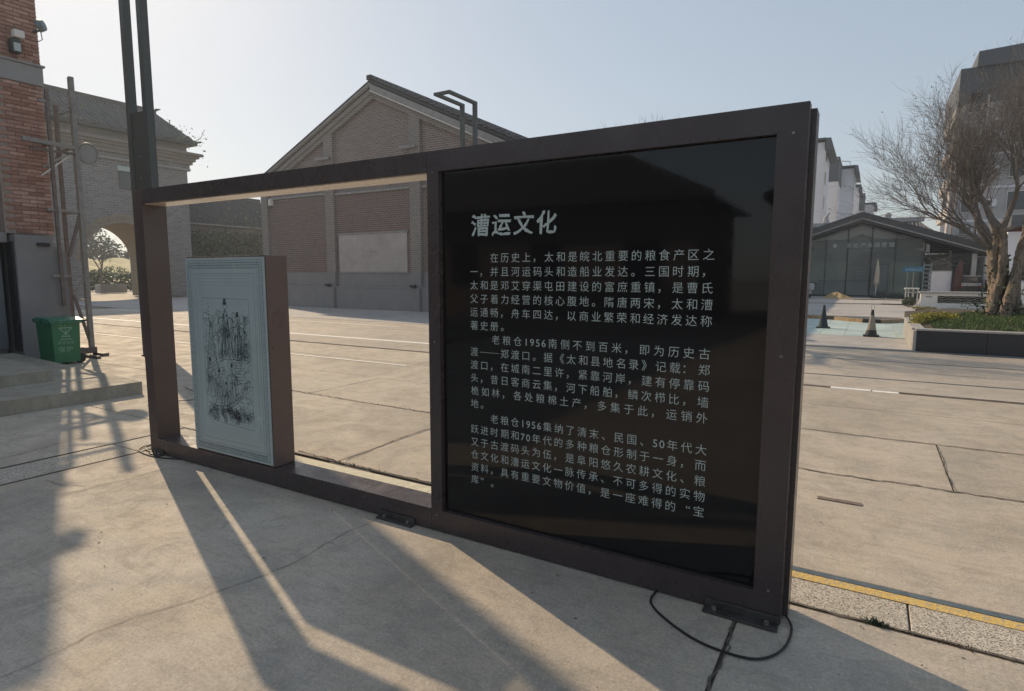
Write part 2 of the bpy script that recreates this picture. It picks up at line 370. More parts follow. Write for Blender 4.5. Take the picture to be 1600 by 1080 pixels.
# drain strip along X : aggregate kerb blocks, yellow line, steel edge
kx = [-5.6]+[-5.65+1.18*i for i in range(1, 17)]
for a, b_ in zip(kx[:-1], kx[1:]):
    slab(a, b_, 3.10, 3.452, 'terrazzo', gap=.004, name='kerb_block')
ky = [-9+1.18*i for i in range(11)]+[3.50]
for a, b_ in zip(ky[:-1], ky[1:]):
    slab(-6.10, -5.62, a, b_, 'terrazzo', gap=.004, name='kerb_block')
box('yellow_line', 'yellow', -1.2, 13.5, 3.372, 3.447, .0025, .0045, pave); box('yellow_line', 'yellow_worn', -5.55, -1.2, 3.33, 3.447, .0025, .0045, pave)
box('drain_edge', 'steelgrey', -.62, 13.5, 3.458, 3.500, -.02, .003, pave)
box('drain_slot', 'crack', -6.125, -6.098, -9, .9, -.01, .0035, pave); box('drain_slot', 'crack', -6.12, -6.10, 1.6, 2.75, -.01, .0035, pave); box('drain_slot', 'crack', -5.622, -5.60, -9, 3.09, -.01, .0030, pave)
box('drain_slot', 'crack', -4.45, -3.95, 3.497, 3.517, -.01, .0035, pave); box('drain_slot', 'crack', -3.45, -2.3, 3.495, 3.52, -.01, .0035, pave); box('drain_slot', 'crack', .43, 9, 9.645, 9.675, -.01, .004, pave)
# gutter with a broken white kerb at 9.7 m
for a, b_ in ((-1.9, -.85), (-.42, .1), (.1, .43), (1.9, 4.2), (4.2, 6.5), (-4.3, -1.9)):
    slab(a, b_, 9.665, 9.80, 'white_paint', name='kerb_block')
# painted lines on the road
box('white_line', 'white_paint', -30, -5.2, 10.90, 11.08, .0035, .0055, pave)
box('white_line', 'white_paint', -30, -12.5, 14.05, 14.17, .0035, .0055, pave)
box('white_line', 'white_paint', -30, -7.0, 8.02, 8.09, .0035, .0055, pave)
# cracks: thin dark wandering ribbons
def crack(pts, w=.006, name='crack', jit=.012, z=.0055):
    P = [Vector((*p, z)) for p in pts]; out = []
    for a, b_ in zip(P[:-1], P[1:]):
        k = max(3, int((b_-a).length/.05))
        for i in range(k): out.append(a.lerp(b_, i/k)+Vector((rnd.gauss(0, jit*.5), rnd.gauss(0, jit*.5), 0)))
    out.append(P[-1]); mb = MB(); L = []
    for i, p in enumerate(out):
        d = (out[min(i+1, len(out)-1)]-out[max(0, i-1)]).normalized(); nn = Vector((-d.y, d.x, 0))*w*rnd.uniform(.3, .8)
        L.append((p+nn, p-nn))
    for (a, b_), (c, d) in zip(L[:-1], L[1:]): mb.quad(tuple(a), tuple(b_), tuple(d), tuple(c))
    return mb.build(name, 'crack', pave)
crack([(-2.91, .6), (-2.87, .97), (-2.88, 1.09), (-2.9, 1.2), (-2.87, 1.35), (-2.78, 1.57), (-2.75, 1.71), (-2.7, 1.88), (-2.67, 2.1), (-2.72, 2.5), (-2.68, 3.0)], .0026, jit=.006)
crack([(-5.0, 1.93), (-4.93, 2.04), (-4.97, 2.17), (-4.92, 2.3), (-4.93, 2.55), (-4.88, 2.84)], .0035)
crack([(-5.45, 2.0), (-5.2, 2.02), (-5.02, 2.1)], .003)
crack([(-.45, 2.8), (-.44, 2.5), (-.455, 2.0), (-.44, 1.5)], .010)
crack([(-.3, 3.095), (.05, 3.088), (.25, 3.10), (.45, 3.085), (.9, 3.09), (1.6, 3.08)], .014, jit=.010)
crack([(-4.4, 3.56), (-4.0, 3.53), (-3.5, 3.515), (-2.2, 3.51)], .012, jit=.014)
crack([(-7.6, 5.48), (-6.2, 5.44), (-5.3, 5.40), (-4.3, 5.38), (-2.4, 5.40)], .016, jit=.014)
crack([(-1.2, 6.88), (.3, 6.86), (1.3, 6.87), (3, 6.87)], .013, jit=.012)
crack([(-1.2, 5.45), (-.2, 5.38), (.6, 5.40), (2, 5.38)], .016, jit=.02)
crack([(.63, 6.8), (.64, 6.3), (.62, 5.9), (.635, 5.42)], .006, jit=.006)
crack([(-.82, 9.70), (-.6, 9.72), (-.42, 9.72)], .03, jit=.02)
crack([(.43, 9.75), (.9, 9.73), (1.3, 9.74), (1.9, 9.75)], .025, jit=.02)
crack([(-3.83, 3.59), (-3.91, 4.5), (-3.86, 5.38)], .008, jit=.010)
crack([(-6.6, 2.8), (-6.3, 1.6), (-6.5, .2), (-6.2, -1)], .006)
crack([(-7.6, 3.9), (-7.1, 3.75), (-6.5, 3.9), (-6.15, 3.8)], .006)
MB().box(-.24, .04, 4.71, 4.765, .003, .006).build('tar_streak', 'tar', pave)
def weeds(name, pts, n, mat='leaf', h=.035, label=None):
    mb = MB()
    for _ in range(n):
        a = rnd.choice(pts); x = a[0]+rnd.gauss(0, a[2]); y = a[1]+rnd.gauss(0, .008); t = rnd.uniform(0, 6.28)
        L = rnd.uniform(.3, 1)*h; dx, dy = math.cos(t)*L*.8, math.sin(t)*L*.5; w = .004
        mb.poly([(x-w, y, .0), (x+w, y+w, .0), (x+dx, y+dy, L)])
    o = mb.build(name, mat, None, 'stuff'); tag(o, label, 'weeds'); return o
weeds('weed_tuft', [(.11, 3.09, .025), (.13, 3.09, .015)], 90, label='small green weeds growing in the crack beside the aggregate kerb at right')
weeds('weed_tuft', [(.42, 3.085, .04), (.7, 3.085, .1)], 70, 'dryleaf', .02, 'dry brown leaf litter caught in the crack by the yellow line')
weeds('weed_tuft', [(-5.3, 3.53, .3), (-3.6, 3.52, .25), (-5.0, 5.4, .4), (-6.6, 5.44, .4)], 160, 'dryleaf', .02, 'brown leaf litter along the slab joints seen through the sign frame')
# leaf crumbs and pebbles lying on the slabs
mb = MB()
for _ in range(260):
    x = rnd.uniform(-9, 4); y = rnd.uniform(.9, 9); s_ = rnd.uniform(.003, .011); t = rnd.uniform(0, 6.3)
    c, s2 = math.cos(t)*s_, math.sin(t)*s_
    mb.poly([(x-c, y-s2, .004), (x+s2*.6, y-c*.6, .007), (x+c, y+s2, .004), (x-s2*.6, y+c*.6, .008)])
tag(mb.build('leaf_crumbs', 'dryleaf', None, 'stuff'), 'scattered brown leaf crumbs and specks on the concrete slabs', 'litter')

# ================================================================== THE INFORMATION SIGN
L_, R_, T_ = -5.51, -.263, 2.322
sg = thing('information_sign', (L_, 2.84, 0), 'large dark bronze framed sign with black glass text panel standing on the concrete', 'sign')
B = .0012
box('post', 'frame_in', L_, -5.385, 2.84, 3.045, 0, T_, sg, B)
box('top_rail', 'frame', -5.3845, -2.29, 2.8403, 3.04, 2.203, T_-.0003, sg)
box('bottom_rail', 'frame', -5.3845, -2.29, 2.8403, 3.04, .012, .145, sg)
box('strip_cover', 'led', -5.37, -2.30, 2.856, 3.03, 2.196, 2.2025, sg)  # strip added under the top rail to imitate the sunlit ground's reflection
box('post', 'frame', -2.288, -2.203, 2.845, 3.045, .012, T_-.002, sg)
pf = MB(); pf.box(-2.288, -2.2032, 2.8401, 2.8449, .012, T_); pf.box(-2.203, -.385, 2.8401, 2.915, 2.203, T_); pf.box(-2.203, -.385, 2.8401, 2.915, .012, .143); pf.box(-.3848, R_, 2.8401, 2.915, .010, T_)
pf.build('panel_frame', 'frame', sg)
box('seam_strip', 'edge_bright', -.43, R_-.004, 2.9155, 2.9215, .014, T_-.03, sg)
box('rear_frame', 'frame', -2.203, R_+.022, 2.923, 3.04, .012, T_-.012, sg, B)
gp = box('glass_panel', 'bglass', -2.202, -.388, 2.872, 2.885, .145, 2.20, sg)
gp['label'] = 'black mirror-like glass panel carrying the pale text'
for xs_, zs_ in ((-2.245, .11), (-2.245, 1.2), (-2.245, 2.2), (-3.4, .12), (-4.6, .12), (-.32, .16), (-.32, 1.25), (-.32, 2.2), (-2.86, .11)):
    MB().tube([(xs_, 2.8405, zs_), (xs_, 2.836, zs_)], .006, 8).build('screw', 'bolt', sg)
for xs_ in (-3.52, -4.55): box('weld_joint', 'plate', xs_-.0012, xs_+.0012, 2.8395, 2.8403, 2.204, T_-.001, sg)
# base plates with bolts
for x0, x1, yy in ((-.60, -.267, 2.775), (-2.72, -2.42, 2.79), (-5.46, -5.30, 2.79)):
    bp = box('base_plate', 'plate', x0, x1, yy, 2.838, .004, .014, sg, .002)
    box('bracket_lip', 'plate', x0, x1, 2.826, 2.838, .014, .05, bp, .002)
    for xb in (x0+.05, x1-.05):
        MB().cyl((xb, yy+.03, .014), .011, .016, 6).build('bolt', 'bolt', bp)
# lettering : Blender's own CJK fallback font, one object per line of text
_gl = {}
def glyph(ch, off=0.):
    k = (ch, off)
    if k not in _gl:
        cu = bpy.data.curves.new('t', 'FONT'); cu.body = ch; cu.size = 1; cu.resolution_u = 3; cu.offset = off
        o = bpy.data.objects.new('t', cu); col.objects.link(o)
        bpy.context.view_layer.update()
        me = o.evaluated_get(bpy.context.evaluated_depsgraph_get()).to_mesh()
        vs = [tuple(v.co) for v in me.vertices]; fs = [tuple(p.vertices) for p in me.polygons]
        o.to_mesh_clear(); bpy.data.objects.remove(o); bpy.data.curves.remove(cu)
        _gl[k] = (vs, fs)
    return _gl[k]
def put_text(mb, s_, x, z, cell, size, y, off=0., plane='Y', skew=0., xs=1.):
    """glyphs on the plane y=const facing -Y (or x=const facing +X), each centred in its own cell"""
    for ch in s_:
        half = ch.isascii(); w = cell*(.5 if half else 1)
        if ch != ' ' and ch != '\u3000':
            vs, fs = glyph(ch, off)
            if vs:
                x0 = min(v[0] for v in vs); x1 = max(v[0] for v in vs)
                if ch in '，。、': ox = x+w*.14
                elif ch in '《“': ox = x+w*.9-(x1-x0)*size*xs
                elif ch in '》”：': ox = x+w*.1
                else: ox = x+w/2-(x1-x0)*size*xs/2
                i = len(mb.v)
                for v in vs:
                    u = ox+(v[0]-x0)*size*xs+skew*v[1]*size; q = z+v[1]*size
                    mb.v.append((u, y, q) if plane == 'Y' else (y, u, q))
                mb.f += [tuple(i+k for k in fc) for fc in fs]
        x += w
    return x
def units(s_): return sum(.5 if c.isascii() else 1 for c in s_)
def char_obj(name, ch, x, z, cell, size, off=0., skew=0.):
    mb = MB(); put_text(mb, ch, x, z, cell, size, 2.8708, off, skew=skew)
    if off > .01: mb.v = [(v[0]+.0022*math.sin(v[2]*310+v[0]*170), v[1], v[2]+.0024*math.sin(v[0]*260+v[2]*90)) for v in mb.v]
    return mb.build(name, 'letter', gp) if mb.f else None
x = -2.004
for ch in '漕运文化':
    char_obj('title_character', ch, x, 1.835, .142, .130, .016, .06); x += .142
lines = ['　　在历史上，太和是皖北重要的粮食产区之', '一，并且河运码头和造船业发达。三国时期，', '太和是邓艾穿渠屯田建设的富庶重镇，是曹氏',
 '父子着力经营的核心腹地。隋唐两宋，太和漕', '运通畅，舟车四达，以商业繁荣和经济发达称', '著史册。',
 '　　老粮仓1956南侧不到百米，即为历史古', '渡——郑渡口。据《太和县地名录》记载：郑', '渡口，在城南二里许，紧靠河岸，建有停靠码',
 '头，昔日客商云集，河下船舶，鳞次栉比，墙', '桅如林，各处粮棉土产，多集于此，运销外', '地。',
 '　　老粮仓1956集纳了清末、民国、50年代大', '跃进时期和70年代的多种粮仓形制于一身，而', '又于古渡码头为伍，是阜阳悠久农耕文化、粮',
 '仓文化和漕运文化一脉传承、不可多得的实物', '资料，具有重要文物价值，是一座难得的“宝', '库”。']
punct = MB()
for i, s_ in enumerate(lines):
    z = 1.678-.0776*i; w = 1.39; u = units(s_); cell = w/u if u > 15 else w/20; x = -2.01; k = 0
    while k < len(s_):
        ch = s_[k]; step = cell*(.5 if ch.isascii() else 1)
        if ch == '—':
            if s_[k-1] != '—': punct.box(x+cell*.05, x+cell*1.95, 2.8703, 2.8709, z+.020, z+.0222)
        elif ch.isdigit():
            j = k
            while s_[j].isdigit(): j += 1
            mb = MB(); put_text(mb, s_[k:j], x, z, cell, .0575, 2.8708); mb.build('number', 'letter', gp)['kind'] = 'stuff'; step = cell*.5*(j-k); k = j-1
        elif ch in '，。、：《》“”': put_text(punct, ch, x, z, cell, .0575, 2.8708)
        elif ch != '\u3000': char_obj('character', ch, x, z, cell, .0575, -.005)
        x += step; k += 1
punct.build('punctuation', 'letter', gp)['kind'] = 'stuff'

# ------------------------------------------------------------------ the printed box standing in the opening
bx = thing('picture_box', (-4.3, 2.93, .147), 'brown box with blue-grey plate engraved with robed figures, inside the sign opening', 'display box')
X0, X1, Z0, Z1 = -4.808, -3.80, .147, 1.745
box('box_body', 'slabbody', X0, X1, 2.848, 3.035, Z0, Z1, bx, .003)
pl = box('plate', 'plaque', X0+.012, X1-.012, 2.838, 2.848, Z0+.012, Z1-.012, bx, .001)
YP = 2.8372
def U(u, v): return (X0+.012+u*(X1-X0-.024), YP, Z0+.012+v*(Z1-Z0-.024))   # u,v in 0..1 on the plate
def stroke(mb, pts, w=.0022, taper=True):
    w *= .85
    P = [Vector(U(*p)) for p in pts]
    for k in range(len(P)-1):
        a, b_ = P[k], P[k+1]; d = b_-a
        if d.length < 1e-6: continue
        d.normalize(); nn = Vector((-d.z, 0, d.x))*w*.5
        mb.quad(tuple(a+nn), tuple(b_+nn), tuple(b_-nn), tuple(a-nn))
def curve(p0, p1, bend, n=8):
    a = Vector(p0); b_ = Vector(p1); d = b_-a; nn = Vector((-d.y, d.x))
    return [tuple(a+d*t+nn*bend*4*t*(1-t)) for t in [i/n for i in range(n+1)]]
def arc(c, r, a0, a1, n=10, ry=None):
    ry = ry or r*.62
    return [(c[0]+r*math.cos(R(a0+(a1-a0)*i/n)), c[1]+ry*math.sin(R(a0+(a1-a0)*i/n))) for i in range(n+1)]
bd = MB()
for m_, w in ((.022, .003), (.042, .002), (.060, .004), (.085, .002), (.125, .0018)):
    mv = m_*.62; stroke(bd, [(m_, mv), (1-m_, mv), (1-m_, 1-mv), (m_, 1-mv), (m_, mv)], w)
# fret key pattern on the bands
for side in (0, 1):
    v0 = .018 if side == 0 else .952
    for r_ in range(3):
        x = .05
        while x < .93:
            w_ = rnd.choice((.06, .09, .12)); vv = v0+r_*.0115
            stroke(bd, [(x, vv), (min(.95, x+w_*.85), vv)], .0034)
            if rnd.random() < .6: stroke(bd, [(x, vv-.005), (x, vv+.007)], .003)
            x += w_
for q in range(26):
    v = .05+q*.035
    for u in (.032, .968): stroke(bd, [(u-.010, v), (u+.010, v), (u+.010, v+.012), (u-.010, v+.012)], .0026)
for k in range(4): stroke(bd, [(.145, .865+k*.016), (.82, .865+k*.016)], .0012)
stroke(bd, [(.2, .175), (.2, .80), (.80, .80), (.80, .155), (.2, .175)], .0022)
for k in range(6): stroke(bd, [(.28+.01*(k % 2), .775-.018*k), (.285, .767-.018*k)], .007)
bd.build('border_pattern', 'ink', pl)
dr = MB(); rr = random.Random(4)
def figure(cx, foot, h, wd, lines=9, hat=True, w=.0026):
    """a robed figure in brush lines"""
    hd = h*.10; top = foot+h
    stroke(dr, arc((cx+wd*.01, top-hd*.75), wd*.12, 0, 360, 12, hd*.55), w*.8)
    dr.poly([U(cx+a_*wd*.13, top-hd*.35+b_*hd*.30) for a_, b_ in ((0, 1.3), (.8, .9), (1, .1), (.4, -.9), (-.5, -.8), (-1, .1), (-.7, 1))])
    if hat: dr.poly([U(cx-wd*.07, top), U(cx+wd*.08, top+hd*.02), U(cx+wd*.10, top+hd*.45), U(cx-wd*.02, top+hd*.55), U(cx-wd*.09, top+hd*.35)])
    sh = top-hd*1.3
    for s_ in (-1, 1):
        stroke(dr, curve((cx, sh), (cx+s_*wd*.45, sh-h*.16), -s_*.18), w*1.3)
        stroke(dr, curve((cx+s_*wd*.45, sh-h*.16), (cx+s_*wd*.5, foot), s_*.06), w*1.2)
        stroke(dr, curve((cx+s_*wd*.45, sh-h*.16), (cx+s_*wd*.1, sh-h*.36), s_*.3), w)
        stroke(dr, curve((cx+s_*wd*.1, sh-h*.36), (cx+s_*wd*.42, sh-h*.5), s_*.2), w)
    for k in range(lines):
        a_ = (k/(lines-1)-.5)*wd*.8; stroke(dr, curve((cx+a_*.35, sh-h*rr.uniform(.05, .35)), (cx+a_*1.15, foot+rr.uniform(0, .02)), rr.uniform(-.07, .07)), w*rr.uniform(.6, 1.5))
    stroke(dr, arc((cx, foot+.004), wd*.5, 180, 360, 10, .008), w)
figure(.50, .50, .285, .20, 16, w=.0042); figure(.655, .50, .225, .15, 14, w=.0038); figure(.74, .52, .12, .09, 8)
for cx, ft, h_, wd in ((.27, .30, .19, .13), (.38, .27, .165, .12), (.47, .24, .135, .12), (.55, .28, .19, .13)): figure(cx, ft, h_, wd, 9)
# sails and rigging at left
for k in range(13):
    stroke(dr, curve((.225+.004*k, .42+.018*k), (.37-.003*k, .455+.02*k), -.05), .0026)
stroke(dr, [(.225, .40), (.29, .68)], .004); stroke(dr, [(.37, .44), (.30, .69)], .004); stroke(dr, [(.235, .36), (.23, .64)], .003)
for k in range(7): stroke(dr, curve((.22, .36+.012*k), (.46, .40+.018*k), .06), .0022)
# clouds
for _ in range(80):
    c = (rr.uniform(.23, .77), rr.uniform(.50, .73)); rad = rr.uniform(.012, .040); stroke(dr, arc(c, rad, rr.uniform(0, 180), rr.uniform(300, 520)), .0022)
# boat hull, deck stairs, water, rocks
stroke(dr, curve((.22, .265), (.72, .36), -.10), .005); stroke(dr, curve((.24, .245), (.70, .335), -.10), .003); stroke(dr, curve((.60, .40), (.78, .405), -.1), .004)
for k in range(10): stroke(dr, [(.60, .40+.014*k), (.68, .402+.014*k)], .003)
for k in range(10): stroke(dr, [(.3+.035*k, .243), (.3+.035*k, .226)], .0028)
for _ in range(60):
    u = rr.uniform(.6, .78); v = rr.uniform(.28, .58); stroke(dr, arc((u, v), rr.uniform(.008, .028), 20, rr.uniform(150, 330)), .0022)
for _ in range(52):
    c = (rr.uniform(.225, .78), rr.uniform(.185, .245)+.0); rad = rr.uniform(.018, .042)
    pts = [(c[0]+rad*rr.uniform(.7, 1.1)*math.cos(t*1.047), c[1]+rad*.6*rr.uniform(.7, 1.1)*math.sin(t*1.047)) for t in range(6)]
    stroke(dr, pts+[pts[0]], .0034)
    for q in range(3): stroke(dr, [(c[0]-rad*.6, c[1]-rad*.3+q*rad*.14), (c[0]+rad*.5, c[1]-rad*.15+q*rad*.14)], .0022)
for _ in range(420):
    c = (rr.uniform(.22, .78), rr.uniform(.20, .72)); stroke(dr, curve(c, (c[0]+rr.uniform(-.05, .05), c[1]+rr.uniform(-.045, .045)), rr.uniform(-.3, .3), 5), rr.uniform(.0014, .003))
for _ in range(60):
    u = rr.uniform(.58, .78); v = rr.uniform(.30, .52); stroke(dr, [(u, v), (u+rr.uniform(-.02, .02), v+rr.uniform(-.01, .01))], .0036)
dr.build('figure_drawing', 'ink', pl)

# ------------------------------------------------------------------ cables on the ground
def cable(name, pts, label, r=.0055, parent=None):
    P = [Vector(p) for p in pts]; out = []
    for i in range(len(P)-1):
        p0, p1, p2, p3 = P[max(0, i-1)], P[i], P[i+1], P[min(len(P)-1, i+2)]
        for k in range(8):
            t = k/8; out.append(.5*((2*p1)+(-p0+p2)*t+(2*p0-5*p1+4*p2-p3)*t*t+(-p0+3*p1-3*p2+p3)*t**3))
    out.append(P[-1]); o = MB().tube(out, r, 6).build(name, 'cable', parent, smooth=True)
    if label: tag(o, label, 'cable', 'cables round the sign')
    return o
cable('power_cable', [(-.80, 2.90, .012), (-.84, 2.83, .010), (-.83, 2.72, .009), (-.73, 2.62, .009), (-.56, 2.525, .009), (-.39, 2.505, .009), (-.29, 2.545, .009), (-.225, 2.67, .009), (-.215, 2.85, .010), (-.27, 2.96, .02)],
      'thin black cable looping over the shaded concrete at the right foot of the sign')
cable('power_cable', [(-5.40, 3.2, .009), (-5.62, 3.10, .009), (-5.74, 2.96, .009), (-5.68, 2.82, .009), (-5.5, 2.77, .009), (-5.27, 2.775, .009), (-5.05, 2.85, .009)],
      'thin black cable curling round the left foot of the sign')
cable('power_cable', [(-5.72, 3.03, .009), (-5.66, 2.87, .02), (-5.52, 2.83, .009), (-5.3, 2.81, .009)], 'short black cable end tucked under the left post of the sign')
cable('power_cable', [(-8.3, 4.8, .01), (-7.8, 4.62, .03), (-7.3, 4.45, .02), (-6.9, 4.3, .012), (-6.3, 4.1, .012)], 'black cable on the slabs behind the left post, upper of two')
cable('power_cable', [(-7.9, 4.25, .01), (-7.45, 4.18, .02), (-7.1, 4.28, .05), (-6.8, 4.15, .02), (-6.3, 3.9, .012)], 'black cable on the slabs behind the left post, lower of two')
# ================================================================== LEFT: brick building with steps, bin, light tower
lb = thing('brick_building', (-13.6, 5.5, 0), 'red brick building end at far left with grey cement base and concrete band', 'building')
XF = -13.60
box('wall_core', 'mortar', XF-.9, XF-.012, 4.74, 5.50, 2.35, 5.10, lb)
box('wall_core', 'mortar', XF-.9, XF-.012, 4.74, 5.50, 5.48, 7.1, lb)
box('wall', 'mortar', -22, XF-.26, -12, 4.74, 2.3, 5.10, lb); box('wall', 'mortar', -22, XF-.26, -12, 4.74, 5.48, 7.1, lb)
box('wall', 'renderd', -22, XF-.30, -12, 4.70, 0, 2.3, lb)
box('wall', 'mortar', -22, XF-.9, 4.74, 5.38, 0, 7.1, lb)
bs = boxmesh('brick', 'redbrick', .022, .236, .058, .004); bh2 = boxmesh('brick', 'redbrick', .022, .112, .058, .004)
def bricks(z0, z1, y0, y1, x):
    k = 0; z = z0+.03
    while z < z1-.02:
        y = y1-(.118 if k % 2 else .056)
        if k % 2 == 0: inst('brick', bh2, (x-.004, y, z), lb); y -= .180
        else: y -= 0
        while y > y0+.06:
            if y-.118 < y0-.001: inst('brick', bh2, (x-.004, y+.062, z), lb); break
            inst('brick', bs, (x-.004+rnd.uniform(-.003, .002), y, z+rnd.uniform(-.002, .002)), lb); y -= .248
        z += .070; k += 1
bricks(2.37, 5.10, 4.76, 5.505, XF); bricks(5.48, 6.95, 4.76, 5.505, XF)
bricks(2.37, 4.95, 4.40, 4.72, XF-.25)
box('concrete_band', 'render', XF-.95, XF+.03, 4.70, 5.53, 5.10, 5.44, lb, .01); box('concrete_band', 'render', -20, XF-.2, -12, 4.70, 5.10, 5.44, lb, .01)
box('band_moulding', 'render', XF-.95, XF+.06, 4.68, 5.56, 5.44, 5.48, lb, .006)
# stone base pier with sloping shoulder
mb = MB(); mb.prism([(-13.43, 4.80, .0), (-13.43, 5.60, .0), (-13.43, 5.60, 2.02), (-13.43, 5.40, 2.16), (-13.43, 5.40, 2.33), (-13.43, 4.80, 2.33)], (-.9, 0, 0))
mb.build('base_pier', 'renderd', lb)
box('dark_joint', 'mullion', -13.75, -13.5, 4.765, 4.80, .17, 2.2, lb)
dp = box('door', 'doorgrey', -13.9, -13.80, 3.2, 4.70, .2, 2.2, lb, .01)
MB().bar((-13.78, 4.52, 1.30), (-13.78, 4.52, 1.65), .03).build('handle', 'bolt', dp)
box('door_glass', 'winglass', -13.797, -13.79, 4.0, 4.56, .7, 1.15, dp); box('lintel', 'renderd', -13.95, -13.62, 3.0, 4.76, 2.18, 2.36, lb, .01)
tag(box('dark_lamp_box', 'black', -13.46, -13.36, 5.13, 5.32, 2.13, 2.19), 'flat black light fitting on the shoulder of the stone base', 'light fitting')
# floodlight and antenna on the pillar
fl = thing('floodlight', (-13.56, 5.12, 5.6), 'grey and white floodlight fixed to the red brick above the concrete band', 'floodlight')
MB().box(-13.57, -13.40, 5.02, 5.16, 5.56, 5.80, .01).build('lamp_body', 'lampgrey', fl)
MB().box(-13.50, -13.36, 5.05, 5.21, 5.82, 5.95, .01).build('lamp_head', 'white', fl); MB().box(-13.40, -13.38, 5.04, 5.14, 5.58, 5.72).build('lamp_lens', 'letter', fl)
an = thing('wall_antenna', (-13.6, 5.48, 6.1), 'small grey dish antenna on the upper corner of the brick pillar', 'antenna')
MB().tube([(-13.58, 5.42, 6.05), (-13.55, 5.52, 6.10)], .02).build('bracket', 'lampgrey', an)
MB().tube([(-13.62, 5.54, 6.20), (-13.55, 5.60, 6.22)], [.11, .09], 14).build('dish', 'bluegrey', an)
MB().tube([(-13.54, 5.53, 6.1), (-13.54, 5.55, 5.95), (-13.57, 5.47, 5.88)], .008, 6).build('lead', 'cable', an)

# steps
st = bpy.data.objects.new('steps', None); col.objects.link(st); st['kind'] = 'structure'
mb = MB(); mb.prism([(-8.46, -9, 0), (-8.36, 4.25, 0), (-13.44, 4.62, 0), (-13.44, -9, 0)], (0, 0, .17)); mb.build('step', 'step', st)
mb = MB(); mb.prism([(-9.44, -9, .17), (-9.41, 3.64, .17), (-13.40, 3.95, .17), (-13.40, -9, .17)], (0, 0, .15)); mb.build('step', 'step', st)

# wheelie bin
bn = thing('wheelie_bin', (-12.6, 5.0, 0), 'green plastic wheelie bin with white waste symbol beside the stone base', 'bin')
def taper(x0, x1, y0, y1, z0, x2, x3, y2, y3, z1):
    m_ = MB(); m_.v = [(x0, y0, z0), (x1, y0, z0), (x1, y1, z0), (x0, y1, z0), (x2, y2, z1), (x3, y2, z1), (x3, y3, z1), (x2, y3, z1)]
    m_.f = [(0, 3, 2, 1), (4, 5, 6, 7), (0, 1, 5, 4), (1, 2, 6, 5), (2, 3, 7, 6), (3, 0, 4, 7)]; return m_
taper(-12.83, -12.28, 4.81, 5.21, .04, -12.86, -12.25, 4.79, 5.23, .76).build('bin_body', 'green', bn)
MB().box(-12.89, -12.22, 4.76, 5.26, .74, .78, .008).build('bin_rim', 'greenlid', bn)
mb = MB(); mb.prism([(-12.90, 4.75, .78), (-12.21, 4.75, .78), (-12.21, 4.75, .80), (-12.42, 4.75, .84), (-12.74, 4.75, .84), (-12.90, 4.75, .80)], (0, .52, 0)); mb.build('lid', 'greenlid', bn)
MB().bar((-12.5, 5.29, .78), (-12.17, 5.29, .78), .035).build('handle', 'black', bn)
for x_ in (-12.85, -12.33): MB().tube([(x_-.03, 5.22, .09), (x_+.03, 5.22, .09)], .09, 14).build('wheel', 'rubber', bn)
for x_ in (-12.86, -12.34): MB().box(x_-.02, x_+.03, 4.80, 4.86, 0, .06).build('foot', 'green', bn)
pr = MB(); XB = -12.262
def pl_(y, z): t = (z-.04)/.72; return (-12.28+t*.03+.0025, y, z)
def pst(pts, w=.007):
    for a, b_ in zip(pts[:-1], pts[1:]):
        A = Vector(pl_(*a)); B_ = Vector(pl_(*b_)); d = (B_-A).normalized(); nn = Vector((0, -d.z, d.y))*w
        pr.quad(tuple(A+nn), tuple(B_+nn), tuple(B_-nn), tuple(A-nn))
pst([(4.90, .66), (5.10, .66), (5.0, .555), (4.90, .66)], .009); pst([(5.0, .64), (5.0, .50)], .006); pst([(5.0, .555), (5.07, .50), (4.93, .50), (5.0, .555)], .007); pst([(4.91, .455), (5.09, .455)], .008)
for s_, z, cl, sz in (('其他垃圾', .375, .065, .062), ('保护', .235, .12, .11)):
    k = MB(); put_text(k, s_, 4.865, z, cl, sz, 0, .004, 'X')
    i = len(pr.v); pr.v += [pl_(v[1], v[2]) for v in k.v]; pr.f += [tuple(i+q for q in fc) for fc in k.f]
pr.build('printed_symbol', 'print', bn)
pr = MB(); put_text(pr, '01', 4.90, .69, .12, .045, -12.2475, .004, 'X'); pr.build('printed_number', 'printy', bn)

# steel light tower beside the brick building
tw = thing('steel_lattice_tower', (-13.5, 5.7, 0), 'weathered steel lattice frame standing beside the brick pillar', 'lattice frame')
XT = -13.30
def seg(name, a, b_, w, mat='rust'): return MB().bar(a, b_, w).build(name, mat, tw)
seg('post', (XT, 5.86, .06), (XT, 5.86, 5.33), .075, 'rustlight'); seg('post', (XT-.06, 5.86, .06), (XT-.06, 5.86, 5.33), .05)
seg('post', (XT, 5.44, 1.0), (XT, 5.44, 5.0), .055); seg('post', (-14.0, 5.86, .06), (-14.0, 5.86, 4.9), .06); seg('post', (-14.0, 5.44, .06), (-14.0, 5.44, 4.4), .05)
for z in (1.575, 2.81, 4.78): seg('cross_bar', (XT, 5.30, z), (XT, 5.86, z), .045, 'rustlight')
seg('cross_bar', (XT, 5.0, 4.05), (XT, 5.86, 4.02), .07, 'rustlight'); seg('cross_bar', (XT, 5.1, 3.90), (XT, 5.86, 3.90), .04)
for z in (1.575, 2.81, 4.02): seg('cross_bar', (XT, 5.86, z), (-14.0, 5.86, z), .04); seg('cross_bar', (XT, 5.44, z), (-14.0, 5.44, z), .04)
seg('brace', (XT, 5.86, 3.98), (XT-.05, 5.30, 3.58), .035, 'rustlight'); seg('brace', (XT, 5.84, 3.94), (XT, 5.25, 3.42), .022, 'edge_bright')
seg('brace', (XT, 5.84, 2.78), (XT, 5.60, 1.95), .05); seg('brace', (XT, 5.84, 1.55), (XT, 5.62, 1.22), .04, 'rustlight'); seg('brace', (XT, 5.62, 1.2), (XT, 5.84, .25), .045)
